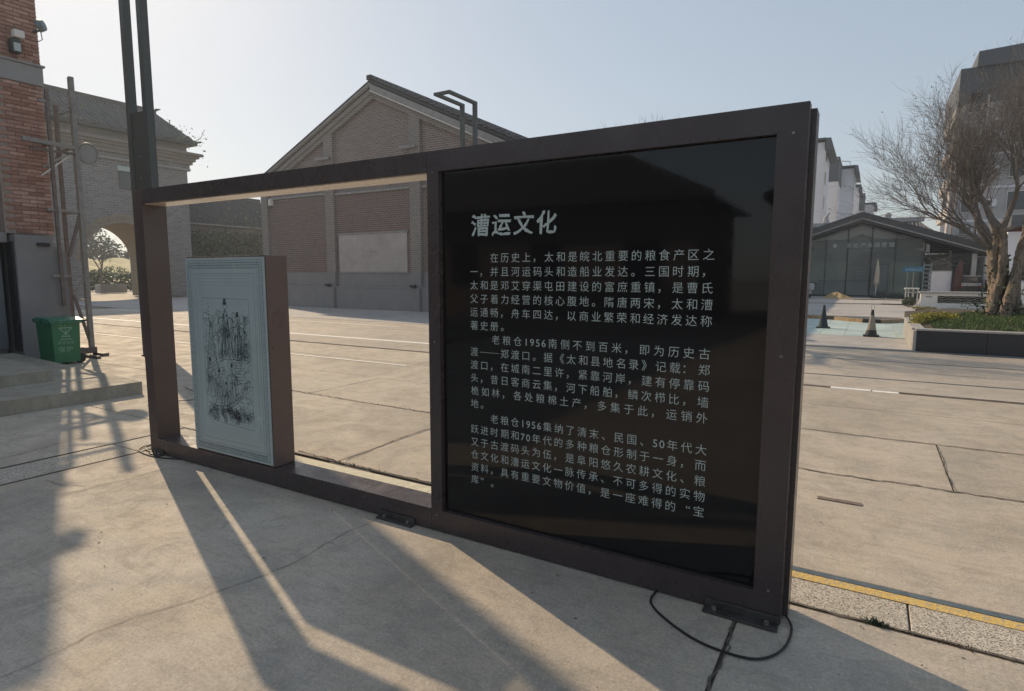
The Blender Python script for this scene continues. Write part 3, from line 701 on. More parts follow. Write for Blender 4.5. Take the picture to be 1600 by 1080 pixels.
seg('brace', (XT, 5.84, 4.7), (XT, 5.46, 4.5), .03); seg('brace', (-14.0, 5.84, 4.0), (-14.0, 5.46, 2.85), .035)
MB().box(-14.1, -13.22, 5.30, 5.92, .05, .17, .01).build('base_frame', 'rust', tw)
MB().box(-13.5, -12.6, 5.62, 5.70, .004, .05, .005).build('skid', 'rust', tw); MB().box(-13.3, -12.9, 5.86, 5.98, .004, .06, .005).build('skid', 'rust', tw)
MB().box(-13.25, -13.05, 5.48, 5.62, .05, .20, .01).build('weight_block', 'rust', tw)
rs = thing('round_sign', (XT+.06, 6.02, 3.94), 'small round sign with pale rim seen from behind, fixed to the lattice post', 'sign')
c = Vector((XT+.05, 6.035, 3.94)); nrm = Vector((.87, -.42, -.1)).normalized(); ua = nrm.cross(Vector((0, 0, 1))).normalized(); va = nrm.cross(ua)
ring = [c+ua*.16*math.cos(t*math.pi/12)+va*.19*math.sin(t*math.pi/12) for t in range(25)]
MB().tube(ring, .018, 6, cap=False).build('rim', 'rustlight', rs, smooth=True)
MB().prism([c+ua*.155*math.cos(t*math.pi/12)+va*.185*math.sin(t*math.pi/12) for t in range(24)], -nrm*.012).build('disc', 'render', rs)

# ================================================================== street lamps : two square poles each
def lamp(x, y, zt, zb, label):
    t = thing('street_lamp', (x, y, 0), label, 'street lamp', 'double-pole street lamps')
    s_, a = .285, .07
    for q in (-1, 1): box('pole', 'lampgrey', x+q*s_-a, x+q*s_+a, y-a, y+a, .03, zt, t, .006)
    lo = box('lower_casing', 'lampgrey', x-s_+a-.002, x+s_-a+.002, y-a+.02, y+a-.02, .03, zb, t, .004)
    for z in [.6+i*.4 for i in range(int((zb-.8)/.4))]: MB().cyl((x, y-a+.012, z), .012, .02, 8).build('rivet', 'bolt', lo)
    for q in (-1, 1): box('arm', 'lampgrey', x+q*s_-a, x+q*s_+a, y-1.62, y-a-.002, zt-.10, zt-.001, t, .005)
    box('arm_end', 'lampgrey', x-s_+a+.001, x+s_-a-.001, y-1.62, y-1.50, zt-.099, zt-.002, t, .005)
    box('foot_plate', 'plate', x-s_-.085, x+s_+.085, y-.09, y+.09, .004, .03, t)
    return t
lamp(-11.95, 6.38, 7.9, 4.62, 'tall grey double-pole lamp rising behind the left post of the sign, top out of view')
lamp(-13.14, 18.8, 7.92, 4.2, 'dark double-pole lamp with square loop head in front of the gabled warehouse')
# ================================================================== foliage helper
def leafcloud(mb, c, rad, n, size, r_=rnd, flat=.0):
    for _ in range(n):
        while True:
            p = Vector((r_.uniform(-1, 1), r_.uniform(-1, 1), r_.uniform(-1, 1)))
            if p.length <= 1: break
        p = Vector(c)+Vector((p.x*rad[0], p.y*rad[1], p.z*rad[2]))
        a = Vector((r_.gauss(0, 1), r_.gauss(0, 1), r_.gauss(0, 1))).normalized(); b_ = a.cross(Vector((r_.gauss(0, 1), r_.gauss(0, 1), r_.gauss(0, 1)))).normalized()
        s_ = size*r_.uniform(.5, 1.3)
        mb.poly([tuple(p-a*s_), tuple(p+b_*s_*.5), tuple(p+a*s_), tuple(p-b_*s_*.5)])
def limb(mb, p, d, L, r0, lev, maxlev, R_, spread=.55, upb=.12, n0=7, kids=(5, 5, 5, 5), curl=.18, ends=None):
    segs = 5 if lev < 2 else 3
    pts = [p.copy()]; rr_ = [r0]; q = p.copy(); dd = d.copy()
    for k in range(segs):
        dd = (dd+Vector((R_.gauss(0, curl), R_.gauss(0, curl), R_.gauss(0, curl)+upb))).normalized()
        q = q+dd*L/segs; pts.append(q.copy()); rr_.append(r0*(1-(k+1)/segs*.62))
    mb.tube(pts, rr_, n0 if lev == 0 else (5 if lev == 1 else 3), cap=False)
    if ends is not None and lev == maxlev: ends.append(q.copy())
    if lev < maxlev:
        for k in range(kids[lev]):
            t = R_.uniform(.30, 1) if k else 1.0
            i = min(segs-1, int(t*segs)); fr = t*segs-i
            b_ = pts[i].lerp(pts[i+1], min(1, fr)); r1 = max(rr_[i]*(1-.2*fr), .0048)
            rv = Vector((R_.gauss(0, 1), R_.gauss(0, 1), R_.gauss(0, 1))); rv = (rv-dd*rv.dot(dd)).normalized()
            nd = (dd+rv*R_.uniform(spread*.5, spread*1.5)).normalized()
            limb(mb, b_, nd, L*R_.uniform(.5, .78), r1*R_.uniform(.5, .68), lev+1, maxlev, R_, spread, upb, n0, kids, curl, ends)

# ================================================================== CITY GATE
gt = thing('city_gate', (-45, 21, 0), 'old grey brick city gate with pointed arch passage and tiled hip roof', 'gate building')
def gate_front(x, dx):
    """brick front with an arched opening, as quads between the arch curve and the wall outline"""
    yc, r_, sp, ya_, yb = 22.4, 2.55, 2.55, 8.0, 27.2; top = 9.45
    mb = MB(); A = []
    for i in range(25):
        t = math.pi*(1-i/24); A.append((yc+r_*math.cos(t), sp+(r_*1.03)*math.sin(t)))
    arch = [(yc-r_, 0)]+A+[(yc+r_, 0)]
    for xx in (x,):
        mb.poly([(xx, ya_, 0), (xx, yc-r_, 0), (xx, yc-r_, top), (xx, ya_, top)])
        mb.poly([(xx, yc+r_, 0), (xx, yb, 0), (xx, yb, top), (xx, yc+r_, top)])
        for a, b_ in zip(A[:-1], A[1:]): mb.quad((xx, a[0], a[1]), (xx, b_[0], b_[1]), (xx, b_[0], top), (xx, a[0], top))
    xb = x-4.5; tun = MB()
    for a, b_ in zip(arch[:-1], arch[1:]): tun.quad((x, *a), (x, *b_), (xb, *b_), (xb, *a))
    mb.quad((x, yb, 0), (xb, yb, 0), (xb, yb, top), (x, yb, top))
    mb.poly([(xb, ya_, 0), (xb, yc-r_, 0), (xb, yc-r_, top), (xb, ya_, top)]); mb.poly([(xb, yc+r_, 0), (xb, yb, 0), (xb, yb, top), (xb, yc+r_, top)])
    for a, b_ in zip(A[:-1], A[1:]): mb.quad((xb, a[0], a[1]), (xb, b_[0], b_[1]), (xb, b_[0], top), (xb, a[0], top))
    mb.quad((x, ya_, top), (x, yb, top), (xb, yb, top), (xb, ya_, top))
    w_ = mb.build('wall', 'brickgate', gt); tun.build('passage', 'gatestone', w_)
    for ro_ in (0, 1):
        rg = MB(); r0 = r_+.02+ro_*.3; r1 = r0+.27; P = []
        for i in range(33):
            t = math.pi*(1-i/32); P.append((math.cos(t), math.sin(t)*1.03))
        for a, b_ in zip(P[:-1], P[1:]):
            rg.quad((x+.05-.02*ro_, yc+r0*a[0], sp+r0*a[1]), (x+.05-.02*ro_, yc+r0*b_[0], sp+r0*b_[1]), (x+.05-.02*ro_, yc+r1*b_[0], sp+r1*b_[1]), (x+.05-.02*ro_, yc+r1*a[0], sp+r1*a[1]))
        rg.build('arch_ring', 'gatestone', w_)
    return w_
gate_front(-45, 0)
for k, (z0, z1, o) in enumerate(((9.45, 9.58, .18), (9.60, 9.85, .14), (9.86, 10.1, .30), (10.1, 10.32, .46), (10.32, 10.50, .64), (10.50, 10.62, .86))):
    box('cornice_course', 'brickgate' if k in (1,) else 'render' if k == 0 else 'brickpil', -49.5-o, -45+o, 8, 27.2+o, z0+.002, z1, gt)
box('cornice_line', 'fascia', -49.6, -44.82, 8, 27.38, 9.40, 9.452, gt); box('cornice_line', 'fascia', -50.3, -44.10, 8, 28.0, 10.62, 10.67, gt)
box('parapet', 'brickpil', -49.6, -44.98, 8, 27.25, 10.67, 11.5, gt)
tr_ = MB()
ez, rz = 11.45, 13.75; ex = -44.35; rx = -47.6; eyr = 27.75; ryr = 26.4
tr_.quad((ex, 6, ez), (ex, eyr, ez), (rx, ryr, rz), (rx, 6, rz)); tr_.poly([(ex, eyr, ez), (-50.8, eyr, ez), (rx, ryr, rz)])
tr_.quad((ex, 6, ez-.18), (ex, eyr, ez-.18), (ex, eyr, ez), (ex, 6, ez)); tr_.quad((ex, eyr, ez-.18), (-50.8, eyr, ez-.18), (-50.8, eyr, ez), (ex, eyr, ez)); tr_.quad((ex, 6, ez-.18), (ex, eyr, ez-.18), (-50.8, eyr, ez-.18), (-50.8, 6, ez-.18))
rf = tr_.build('roof', 'tile_dark', gt)
ribs = MB(); y = 9.0
while y < eyr-.1:
    yt = min(y, ryr) if y < ryr else y-(y-ryr)
    fr = 1 if y <= ryr else max(.08, (eyr-y)/(eyr-ryr))
    a = Vector((ex, y, ez+.05)); b_ = Vector((rx, min(y, ryr), rz+.05)) if y <= ryr else Vector((ex+(rx-ex)*fr, y-(y-ryr)*fr*0, ez+(rz-ez)*fr+.05))
    ribs.tube([a, b_], .07, 5); y += .26
rb = ribs.build('tile_rib', 'tile', rf); rb['kind'] = 'stuff'
MB().box(rx-.12, rx+.12, 6, ryr+.15, rz-.05, rz+.32).build('ridge', 'tile_dark', rf)
MB().tube([(rx, ryr+.2, rz+.32), (rx-.0, ryr+.55, rz+.45)], [.12, .03], 6).build('ridge_end', 'tile_dark', rf)
MB().tube([(rx, ryr, rz), (ex-.2, eyr-.1, ez+.05), (ex+.1, eyr+.25, ez+.15)], [.13, .12, .05], 6).build('hip_ridge', 'tile_dark', rf)
wn = box('window_slot', 'winglass', -45.04, -44.94, 22.3, 23.25, 7.5, 8.7, gt); box('window_hood', 'letter', -45.1, -44.85, 22.2, 23.3, 8.72, 9.05, wn, .03)
vn = MB(); vr = random.Random(3)
for _ in range(300):
    y = vr.choice((vr.gauss(10.8, 1.6), vr.gauss(19.5, 2.2), vr.gauss(26.8, .7))); z = vr.uniform(11.2, 12.8) if vr.random() < .6 else vr.gauss(10.2, .35)
    leafcloud(vn, (-44.3-(z-11.4)*.9*(z > 11.4)+.3, y, z+.1), (.25, .25, .2), 1, vr.uniform(.06, .13), vr)
vn.tube([(-44.5, 27.5, 11.5), (-44.3, 28.0, 11.9), (-44.2, 28.3, 12.6)], [.03, .02, .01], 4)
leafcloud(vn, (-44.3, 28.1, 12.0), (.4, .4, .6), 14, .08, vr)
tag(vn.build('climbing_vine', 'leafl', None, 'stuff'), 'sparse pale vine leaves scattered over the roof and cornice of the old gate', 'vine')

# hall with hip roof right of the gate
hl = thing('tiled_hall', (-50, 34, 0), 'low hall with ribbed grey hip roof seen between gate and warehouse through the sign opening', 'building')
box('wall', 'brickgate', -56, -50.6, 28.2, 40.5, 0, 6.0, hl)
q = MB(); e0, r0_ = 6.02, 8.75; xe, xr_ = -49.9, -52.4
q.quad((xe, 27, e0), (xe, 42, e0), (xr_, 38.6, r0_), (xr_, 27, r0_)); q.poly([(xe, 42, e0), (-55.5, 42, e0), (xr_, 38.6, r0_)]); q.quad((xe, 27, e0-.15), (xe, 42, e0-.15), (-55.5, 42, e0-.15), (-55.5, 27, e0-.15))
rf2 = q.build('roof', 'tile_blue', hl)
ribs = MB(); y = 27.2
while y < 41.7:
    fr = 1 if y <= 38.6 else (42-y)/3.4
    ribs.tube([(xe, y, e0+.05), (xe+(xr_-xe)*fr, y, e0+(r0_-e0)*fr+.05)], .075, 5); y += .30
ribs.build('tile_rib', 'tile_blue', rf2)['kind'] = 'stuff'
MB().box(xr_-.12, xr_+.12, 27, 38.9, r0_-.1, r0_+.24).build('ridge', 'tile_dark', rf2)
MB().tube([(xr_, 38.6, r0_), (xe, 42, e0+.1), (xe+.2, 42.4, e0+.3)], [.13, .13, .05], 6).build('hip_ridge', 'tile_dark', rf2)
box('eave_board', 'fascia', -49.88, -49.82, 27, 42, 5.93, 6.03, hl)
iv = MB(); ir = random.Random(9)
for _ in range(9000):
    y = ir.uniform(28, 42.5); z = ir.uniform(0, 5.4)**1; leafcloud(iv, (-50.2+ir.uniform(-.3, .5), y, z), (.2, .2, .2), 1, ir.uniform(.08, .2), ir)
tag(iv.build('ivy_screen', 'leaf', None, 'stuff'), 'dark green creeper covering the wall under the hip roof', 'creeper')
iv = MB()
for _ in range(240): leafcloud(iv, (-49.6, ir.choice((ir.gauss(33.8, 1.2), ir.gauss(36.4, .5), ir.gauss(29.5, 1), ir.gauss(40.5, .8))), ir.choice((ir.gauss(6.6, .5), ir.gauss(4.6, .5)))), (.2, .3, .2), 1, .13, ir)
tag(iv.build('climbing_vine', 'leafl', None, 'stuff'), 'pale leaf sprays at the eaves of the hip roofed hall', 'vine')

# seen through the gate arch
mb = MB(); ar = random.Random(21)
for _ in range(6000): leafcloud(mb, (-66+ar.uniform(-1.5, 1.5), ar.uniform(22, 46), ar.uniform(.2, 1.6)), (.3, .3, .3), 1, .17, ar)
tag(mb.build('hedge', 'leaf', None, 'stuff'), 'dark clipped hedge beyond the gate arch', 'hedge')
mb = MB()
for i in range(40):
    for j in range(6):
        x0, y0 = -72-j*4, 16+i*1.2; h = lambda jj, ii: .6+jj*.55+.25*math.sin(ii*1.3+jj)
        mb.quad((x0, y0, h(j, i)), (x0, y0+1.2, h(j, i+1)), (x0-4, y0+1.2, h(j+1, i+1)), (x0-4, y0, h(j+1, i)))
o = mb.build('dry_bank', 'grassy'); o['kind'] = 'structure'
mb = MB()
for (y0_, x0_, s0_) in ((27, -76, 1.2), (31, -80, 1.5), (34, -74, 1.0), (37.5, -79, 1.6), (41, -76, 1.2), (46, -82, 2.0), (24, -84, 1.8)):
    leafcloud(mb, (x0_, y0_, 1.5), (s0_, s0_*1.4, s0_*.7), 900, .14, ar)
tag(mb.build('bank_bushes', 'leafl', None, 'stuff'), 'olive bushes on the dry bank beyond the gate arch', 'bushes')
mb = MB()
for _ in range(26000):
    y = ar.uniform(22, 72); z = ar.uniform(1.0, 8.5)*(.75+.25*math.sin(y*.7)+.08*math.sin(y*2.3)); leafcloud(mb, (-104+ar.uniform(-3, 3), y, z), (.6, .6, .6), 1, .30, ar)
tag(mb.build('distant_trees', 'hill', None, 'stuff'), 'hazy line of green trees far beyond the gate arch', 'trees')
def simple_tree(name, base, h, seed, label, mat='twig', kids=(6, 5, 5), L=None, r0=.12, group=None, spread=.6, n=4, trunk_h=.35, upb=.10):
    t = thing(name, base, label, 'tree', group); Rg = random.Random(seed); b_ = Vector(base)
    top = b_+Vector((Rg.uniform(-.1, .1)*h*.3, Rg.uniform(-.1, .1)*h*.3, h*trunk_h))
    MB().tube([b_, b_.lerp(top, .5)+Vector((.03, .02, 0)), top], [r0*1.3, r0, r0*.85], 9).build('trunk', mat, t)
    mb = MB()
    for k in range(n):
        a = 2*math.pi*(k+Rg.uniform(-.3, .3))/n; d = Vector((math.cos(a)*.55, math.sin(a)*.55, 1)).normalized()
        limb(mb, top, d, (L or h*.36), r0*.6, 0, len(kids), Rg, spread, upb, 6, kids)
    mb.build('crown', mat, t); return t
simple_tree('bare_tree', (-62, 28.5, 0), 5.5, 5, 'small bare tree standing beyond the gate arch', L=1.9, r0=.10)
box_ = thing('stone_trough', (-58, 27.3, 0), 'grey stone trough on the sunlit ground beyond the arch', 'planter')
MB().box(-58.6, -57.6, 26.4, 28.6, 0, .75, .04).build('trough_body', 'render', box_); MB().box(-58.4, -57.8, 26.6, 28.4, .75, .80).build('trough_soil', 'soil', box_)
for y_, lab in ((30.4, 'grey-green flower tub with dry stalks beyond the arch'),):
    tb = thing('flower_tub', (-57, y_, 0), lab, 'planter'); MB().cyl((-57, y_, 0), .55, 1.0, 12, .68).build('tub', 'bluegrey', tb)
    k = MB(); leafcloud(k, (-57, y_, 1.25), (.9, 1.2, .35), 260, .09, ar); k.build('dry_flowers', 'dryleaf', tb)
for y_, lab in ((29.5, 'short white bollard left of the flower tub beyond the arch'), (31.2, 'short white bollard right of the flower tub beyond the arch')):
    bl = thing('stone_bollard', (-56, y_, 0), lab, 'bollard', 'white bollards beyond the arch'); MB().cyl((-56, y_, .06), .14, .62, 10, .12).build('bollard_shaft', 'white', bl); MB().cyl((-56, y_, 0), .2, .06, 10).build('bollard_foot', 'render', bl)

# ================================================================== WAREHOUSE
wh = thing('gabled_warehouse', (-20.05, 20.9, 0), 'old brick warehouse with wide tiled gable and whitewashed notice panel', 'warehouse')
XL, XR, XA, ZE, ZA, YF = -27.85, -11.65, -19.75, 6.42, 10.12, 20.90
mb = MB(); mb.prism([(XL, YF, 0), (XR, YF, 0), (XR, YF, ZE), (XA, YF, ZA), (XL, YF, ZE)], (0, 38, 0)); wl = mb.build('wall', 'brickgrey', wh)
def ztop(x): return ZE+(ZA-ZE)*(1-abs(x-XA)/(XR-XA))
for x0, x1 in ((XL-.03, -27.35), (-23.02, -22.42), (-17.68, -17.08), (-12.75, XR+.03)):
    xm = max(x0, XL+.02); xM = min(x1, XR-.02)
    mb = MB(); mb.prism([(xm, YF-.002, 1.76), (xM, YF-.002, 1.76), (xM, YF-.002, ztop(xM)-.45), (xm, YF-.002, ztop(xm)-.45)], (0, -.17, 0)); mb.build('pilaster', 'brickpil', wh)
for x0, x1 in ((-23.44, -22.5), (-18.1, -17.2)): box('pilaster_ledge', 'fascia', x0, x1, YF-.36, YF-.175, 7.08, 7.20, wh, .01)
# corbel courses under the rakes
for sgn in (-1, 1):
    for k, (d0, d1, o) in enumerate(((.62, .40, .07), (.40, .18, .13))):
        xe_ = XL if sgn < 0 else XR
        mb = MB(); mb.prism([(xe_, YF-.003, ztop(xe_)-d0), (XA, YF-.003, ZA-d0), (XA, YF-.003, ZA-d1), (xe_, YF-.003, ztop(xe_)-d1)], (0, -o-.1, 0)); mb.build('corbel', 'brickpil', wh)
# lintel bands, plinth
for x0, x1, z in ((-27.34, -23.03, 5.52), (-22.41, -17.69, 5.45), (-17.07, -12.76, 5.42)):
    box('lintel_band', 'fascia', x0, x1, YF-.10, YF-.002, z-.04, z+.07, wh, .01)
for x0, x1 in ((-27.34, -23.03), (-22.41, -17.69), (-17.07, -12.76)):
    box('cement_band', 'renderd', x0, x1, YF-.05, YF-.002, 1.06, 1.74, wh); box('plinth', 'renderd', x0, x1, YF-.22, YF-.002, 0, 1.02, wh, .01)
    box('plinth_cap', 'render', x0, x1, YF-.24, YF-.002, 1.022, 1.058, wh, .01)
for x0, x1 in ((XL-.1, -27.345), (-23.025, -22.415), (-17.685, -17.075), (-12.755, XR+.1)):
    box('pier_plinth', 'renderd', x0, x1, YF-.36, YF-.002, 0, 1.03, wh, .01); box('pier_band', 'renderd', x0+.02, x1-.02, YF-.20, YF-.002, 1.032, 1.755, wh)
for x0, x1 in ((-27.34, -23.03), (-22.41, -17.69), (-17.07, -12.76)): box('infill_wall', 'brickred', x0+.12, x1-.12, YF-.02, YF-.001, 1.762, 5.36, wh)
# whitewashed notice panel
nb = box('notice_panel', 'whitewash', -22.26, -17.96, YF-.07, YF-.002, 1.76, 3.52, wh, .01); nb['label'] = 'faded whitewashed notice panel'
for (a, b_, c_, d) in ((-22.33, -17.89, 3.525, 3.60), (-22.33, -17.89, 1.70, 1.755)): box('panel_edge', 'fascia', a, b_, YF-.09, YF-.004, c_, d, nb)
mb = MB(); nr = random.Random(12)
for (zz, x0, x1, hh) in ((3.25, -21.5, -18.2, .16), (2.95, -21.8, -18.4, .1), (2.72, -21.8, -18.2, .1), (2.5, -21.8, -18.2, .1), (2.28, -21.8, -18.2, .1), (2.06, -21.8, -18.6, .1)):
    x = x0
    while x < x1:
        if nr.random() < .45:
            for _ in range(2):
                u, w_ = nr.uniform(0, .12), nr.uniform(.03, .1); zq = zz+nr.uniform(0, hh)
                mb.quad((x+u, YF-.0725, zq), (x+u+w_, YF-.0725, zq), (x+u+w_, YF-.0725, zq+.018), (x+u, YF-.0725, zq+.018))
        x += .19
mb.box(-20.25, -19.75, YF-.074, YF-.072, 2.66, 2.72); mb.build('faded_writing', 'faded', nb)['kind'] = 'stuff'
# roof
OV = .30
for sgn in (-1, 1):
    xe_ = (XL-.55) if sgn < 0 else (XR+.55); ze_ = ZA-(ZA-ZE)*abs(xe_-XA)/(XR-XA)
    mb = MB(); mb.prism([(XA, YF-OV, ZA+.02), (xe_, YF-OV, ze_+.02), (xe_, YF-OV, ze_+.16), (XA, YF-OV, ZA+.16)], (0, 39, 0)); rf = mb.build('roof', 'tile_dark', wh)
    if sgn > 0:
        mb = MB(); mb.prism([(XA, YF-OV-.03, ZA-.30), (xe_, YF-OV-.03, ze_-.30), (xe_, YF-OV-.03, ze_-.02), (XA, YF-OV-.03, ZA-.02)], (0, .028, 0)); mb.build('rake_board', 'fascia', rf)
        mb = MB(); mb.prism([(XA, YF-OV-.05, ZA-.35), (xe_, YF-OV-.05, ze_-.35), (xe_, YF-OV-.05, ze_-.305), (XA, YF-OV-.05, ZA-.305)], (0, .10, 0)); mb.build('rake_moulding', 'white', rf)
    else:
        mb = MB(); mb.prism([(XA, YF-OV-.03, ZA-.05), (xe_, YF-OV-.03, ze_-.05), (xe_, YF-OV-.03, ze_+.03), (XA, YF-OV-.03, ZA+.03)], (0, .028, 0)); mb.build('rake_board', 'fascia', rf)
        mb = MB(); mb.prism([(XA, YF-OV, ZA-.12), (xe_, YF-OV, ze_-.12), (xe_, YF-OV, ze_+.015), (XA, YF-OV, ZA+.015)], (0, OV-.01, 0)); mb.build('soffit', 'brickpil', rf)
    L = math.hypot(xe_-XA, ze_-ZA); dn = Vector((xe_-XA, 0, ze_-ZA)).normalized(); nn = Vector((-dn.z*sgn, 0, dn.x*sgn)); nn = nn if nn.z > 0 else -nn
    tm = MB(); t0 = Vector((0, 0, 0)); tm.prism([t0-Vector((0, .19, 0)), t0+dn*.34-Vector((0, .19, 0))+nn*.07, t0+dn*.34-Vector((0, .19, 0))+nn*.17, t0+dn*.26-Vector((0, .19, 0))+nn*.19, t0-Vector((0, .19, 0))+nn*.05], (0, .38, 0))
    me = bpy.data.meshes.new('verge_tile'); me.from_pydata([tuple(v) for v in tm.v], [], tm.f); me.materials.append(mt['tile'])
    k = 0
    while sgn > 0 and k*.30 < L-.3:
        p = Vector((XA, YF-OV+.16, ZA+.16))+dn*(k*.30+.05); inst('verge_tile', me, p+Vector((0, 0, rnd.uniform(-.01, .01))), rf); k += 1
    ribs = MB()
    for j in range(60): ribs.tube([Vector((XA, YF-.1+j*.30, ZA+.17)), Vector((xe_, YF-.1+j*.30, ze_+.17))], .07, 5)
    if sgn > 0: ribs.build('tile_rib', 'tile', rf)['kind'] = 'stuff'
MB().box(XA-.14, XA+.14, YF-OV-.1, 60, ZA+.12, ZA+.34, .03).build('ridge', 'tile_dark', wh)
for x_, z_, lab in ((-22.72, 1.10, 'small dark spotlight on the plinth left of the notice panel base'), (-17.35, 1.09, 'small dark spotlight on the plinth beside the sign post')):
    k = thing('wall_spotlight', (x_, YF-.4, z_), lab, 'spotlight', 'spotlights on the warehouse plinth'); MB().box(x_-.16, x_+.12, YF-.50, YF-.30, z_-.02, z_+.09, .02).build('lamp_body', 'black', k); MB().box(x_-.05, x_+.05, YF-.44, YF-.36, z_-.05, z_-.02).build('bracket', 'plate', k)
k = thing('wall_lamp', (-27.1, YF-.1, 5.3), 'small white wall lamp at the upper left corner of the warehouse wall', 'wall lamp'); MB().box(-27.2, -27.0, YF-.22, YF-.02, 5.18, 5.5, .02).build('lamp_body', 'white', k); MB().box(-27.14, -27.06, YF-.2, YF-.1, 5.1, 5.18).build('lamp_base', 'plate', k)

# bare tree hidden behind the sign, its twigs just over the top rail
simple_tree('bare_tree', (-5.7, 16.5, 0), 5.9, 11, 'bare tree whose twig tips rise above the top rail of the sign', kids=(6, 6, 5, 4), L=1.75, r0=.11, trunk_h=.34, n=6, spread=.55)

# ================================================================== RIGHT: paved area
mn = boxmesh('mint_tile', 'mint', .60, .60, .03, .004)
tl_ = bpy.data.objects.new('tiled_pavement', None); col.objects.link(tl_); tl_['kind'] = 'structure'
box('paving_bed', 'plaza', -40, 40, 15.29, 25.5, -.03, .0035, tl_)
x = -3.6
while x < .8:
    y = 18.5
    while y < 25.0:
        if x > -3.4 or True: inst('paving_tile', mn, (x+.3, y+.3, -.006), tl_)
        y += .612
    x += .612
box('raised_pavement', 'plaza', -11.5, 40, 25.6, 36.9, -.03, .13, tl_, .01); box('raised_pavement', 'plaza', -11.5, 40, 37.1, 42.8, -.03, .17, tl_, .01); box('raised_pavement', 'plaza', -11.5, 40, 42.95, 80, -.03, .20, tl_, .01)
kk = [(-2.6, 25.5), (-2.0, 25.45), (-1.5, 25.2), (-1.05, 24.9), (-.6, 24.4), (-.15, 24.0), (.35, 23.95), (.8, 24.5), (1.15, 25.3)]
for i, (a, b_) in enumerate(zip(kk[:-1], kk[1:])):
    MB().bar((*a, .07), (*b_, .07), .12, .13).build('kerb_block', 'kerbdark' if i in (2, 5) else 'kerbyel' if i != 0 else 'plaza', tl_)
box('kerb_block', 'kerbdark', -.9, 1.5, 42.80, 42.94, .14, .215, tl_); box('kerb_block', 'kerbdark', .5, 1.9, 36.92, 37.08, .10, .185, tl_)
box('kerb_block', 'granitel', -3.2, .86, 15.28, 15.40, -.02, .03, tl_); box('drain_edge', 'steelgrey', -3.2, 9, 15.16, 15.26, .0035, .006, pave)
for yy in (10.9, 13.2): box('drain_edge', 'steelgrey', -1.9, 9, yy, yy+.05, .003, .005, pave)

# planter with tree
plt = thing('stone_planter', (.9, 15.35, 0), 'long raised planter of dark polished granite with pale end at right', 'planter')
for i, (a, b_) in enumerate(((.90, 2.1), (2.105, 3.6), (3.605, 5.4), (5.405, 7.2), (7.205, 9.0))): box('granite_panel', 'granite', a, b_, 15.36, 15.46, .0, .45, plt, .004)
box('cap_stone', 'granitel', .88, 9.0, 15.34, 15.60, .452, .492, plt, .006)
box('end_stone', 'granitel', .84, .898, 15.35, 19.6, 0, .45, plt, .006); box('cap_stone', 'granitel', .82, 1.06, 15.602, 19.6, .452, .49, plt, .006)
box('planter_soil', 'soil', 1.0, 9.0, 15.5, 23.5, .05, .44, plt)
gh = lambda x, y: .44+.17*max(0, min(1, (x-1.1)/1.2))*max(0, min(1, (y-15.5)/1.5))+.03*math.sin(x*2.1+y)
mb = MB()
for i in range(40):
    for j in range(32):
        a, b_ = 1.0+i*.2, 15.6+j*.25; mb.quad((a, b_, gh(a, b_)), (a+.2, b_, gh(a+.2, b_)), (a+.2, b_+.25, gh(a+.2, b_+.25)), (a, b_+.25, gh(a, b_+.25)))
mb.build('mound', 'soil', plt)
def blades(name, mat, n, x0, x1, y0, y1, h, label, seed):
    q = random.Random(seed); mb = MB()
    for _ in range(n):
        a, b_ = q.uniform(x0, x1), q.uniform(y0, y1); z = gh(a, b_); t = q.uniform(0, 6.28); hh = h*q.uniform(.4, 1.2); w_ = h*.16
        mb.poly([(a-w_*math.cos(t), b_-w_*math.sin(t), z), (a+w_*math.cos(t), b_+w_*math.sin(t), z), (a+q.gauss(0, hh*.5), b_+q.gauss(0, hh*.5), z+hh)])
    return tag(mb.build(name, mat, None, 'stuff'), label, 'ground cover')
blades('ground_cover', 'grass', 26000, 1.25, 6.5, 15.65, 20.5, .06, 'low green ground cover filling the granite planter', 1)
blades('dry_grass', 'grassy', 1100, 2.4, 6.5, 15.9, 20.5, .07, 'straw coloured grass tufts among the green in the planter', 2)
mb = MB(); q = random.Random(5)
for _ in range(2600):
    t = q.random(); c0 = Vector((.95+.85*t, 17.2+1.0*math.sin(t*2.2), .0)); leafcloud(mb, (c0.x, c0.y, .55+q.uniform(-.08, .12)), (.16, .30, .10), 1, .035, q)
tag(mb.build('golden_hedge', 'yleaf', None, 'stuff'), 'golden yellow low hedge along the back corner of the planter', 'hedge')

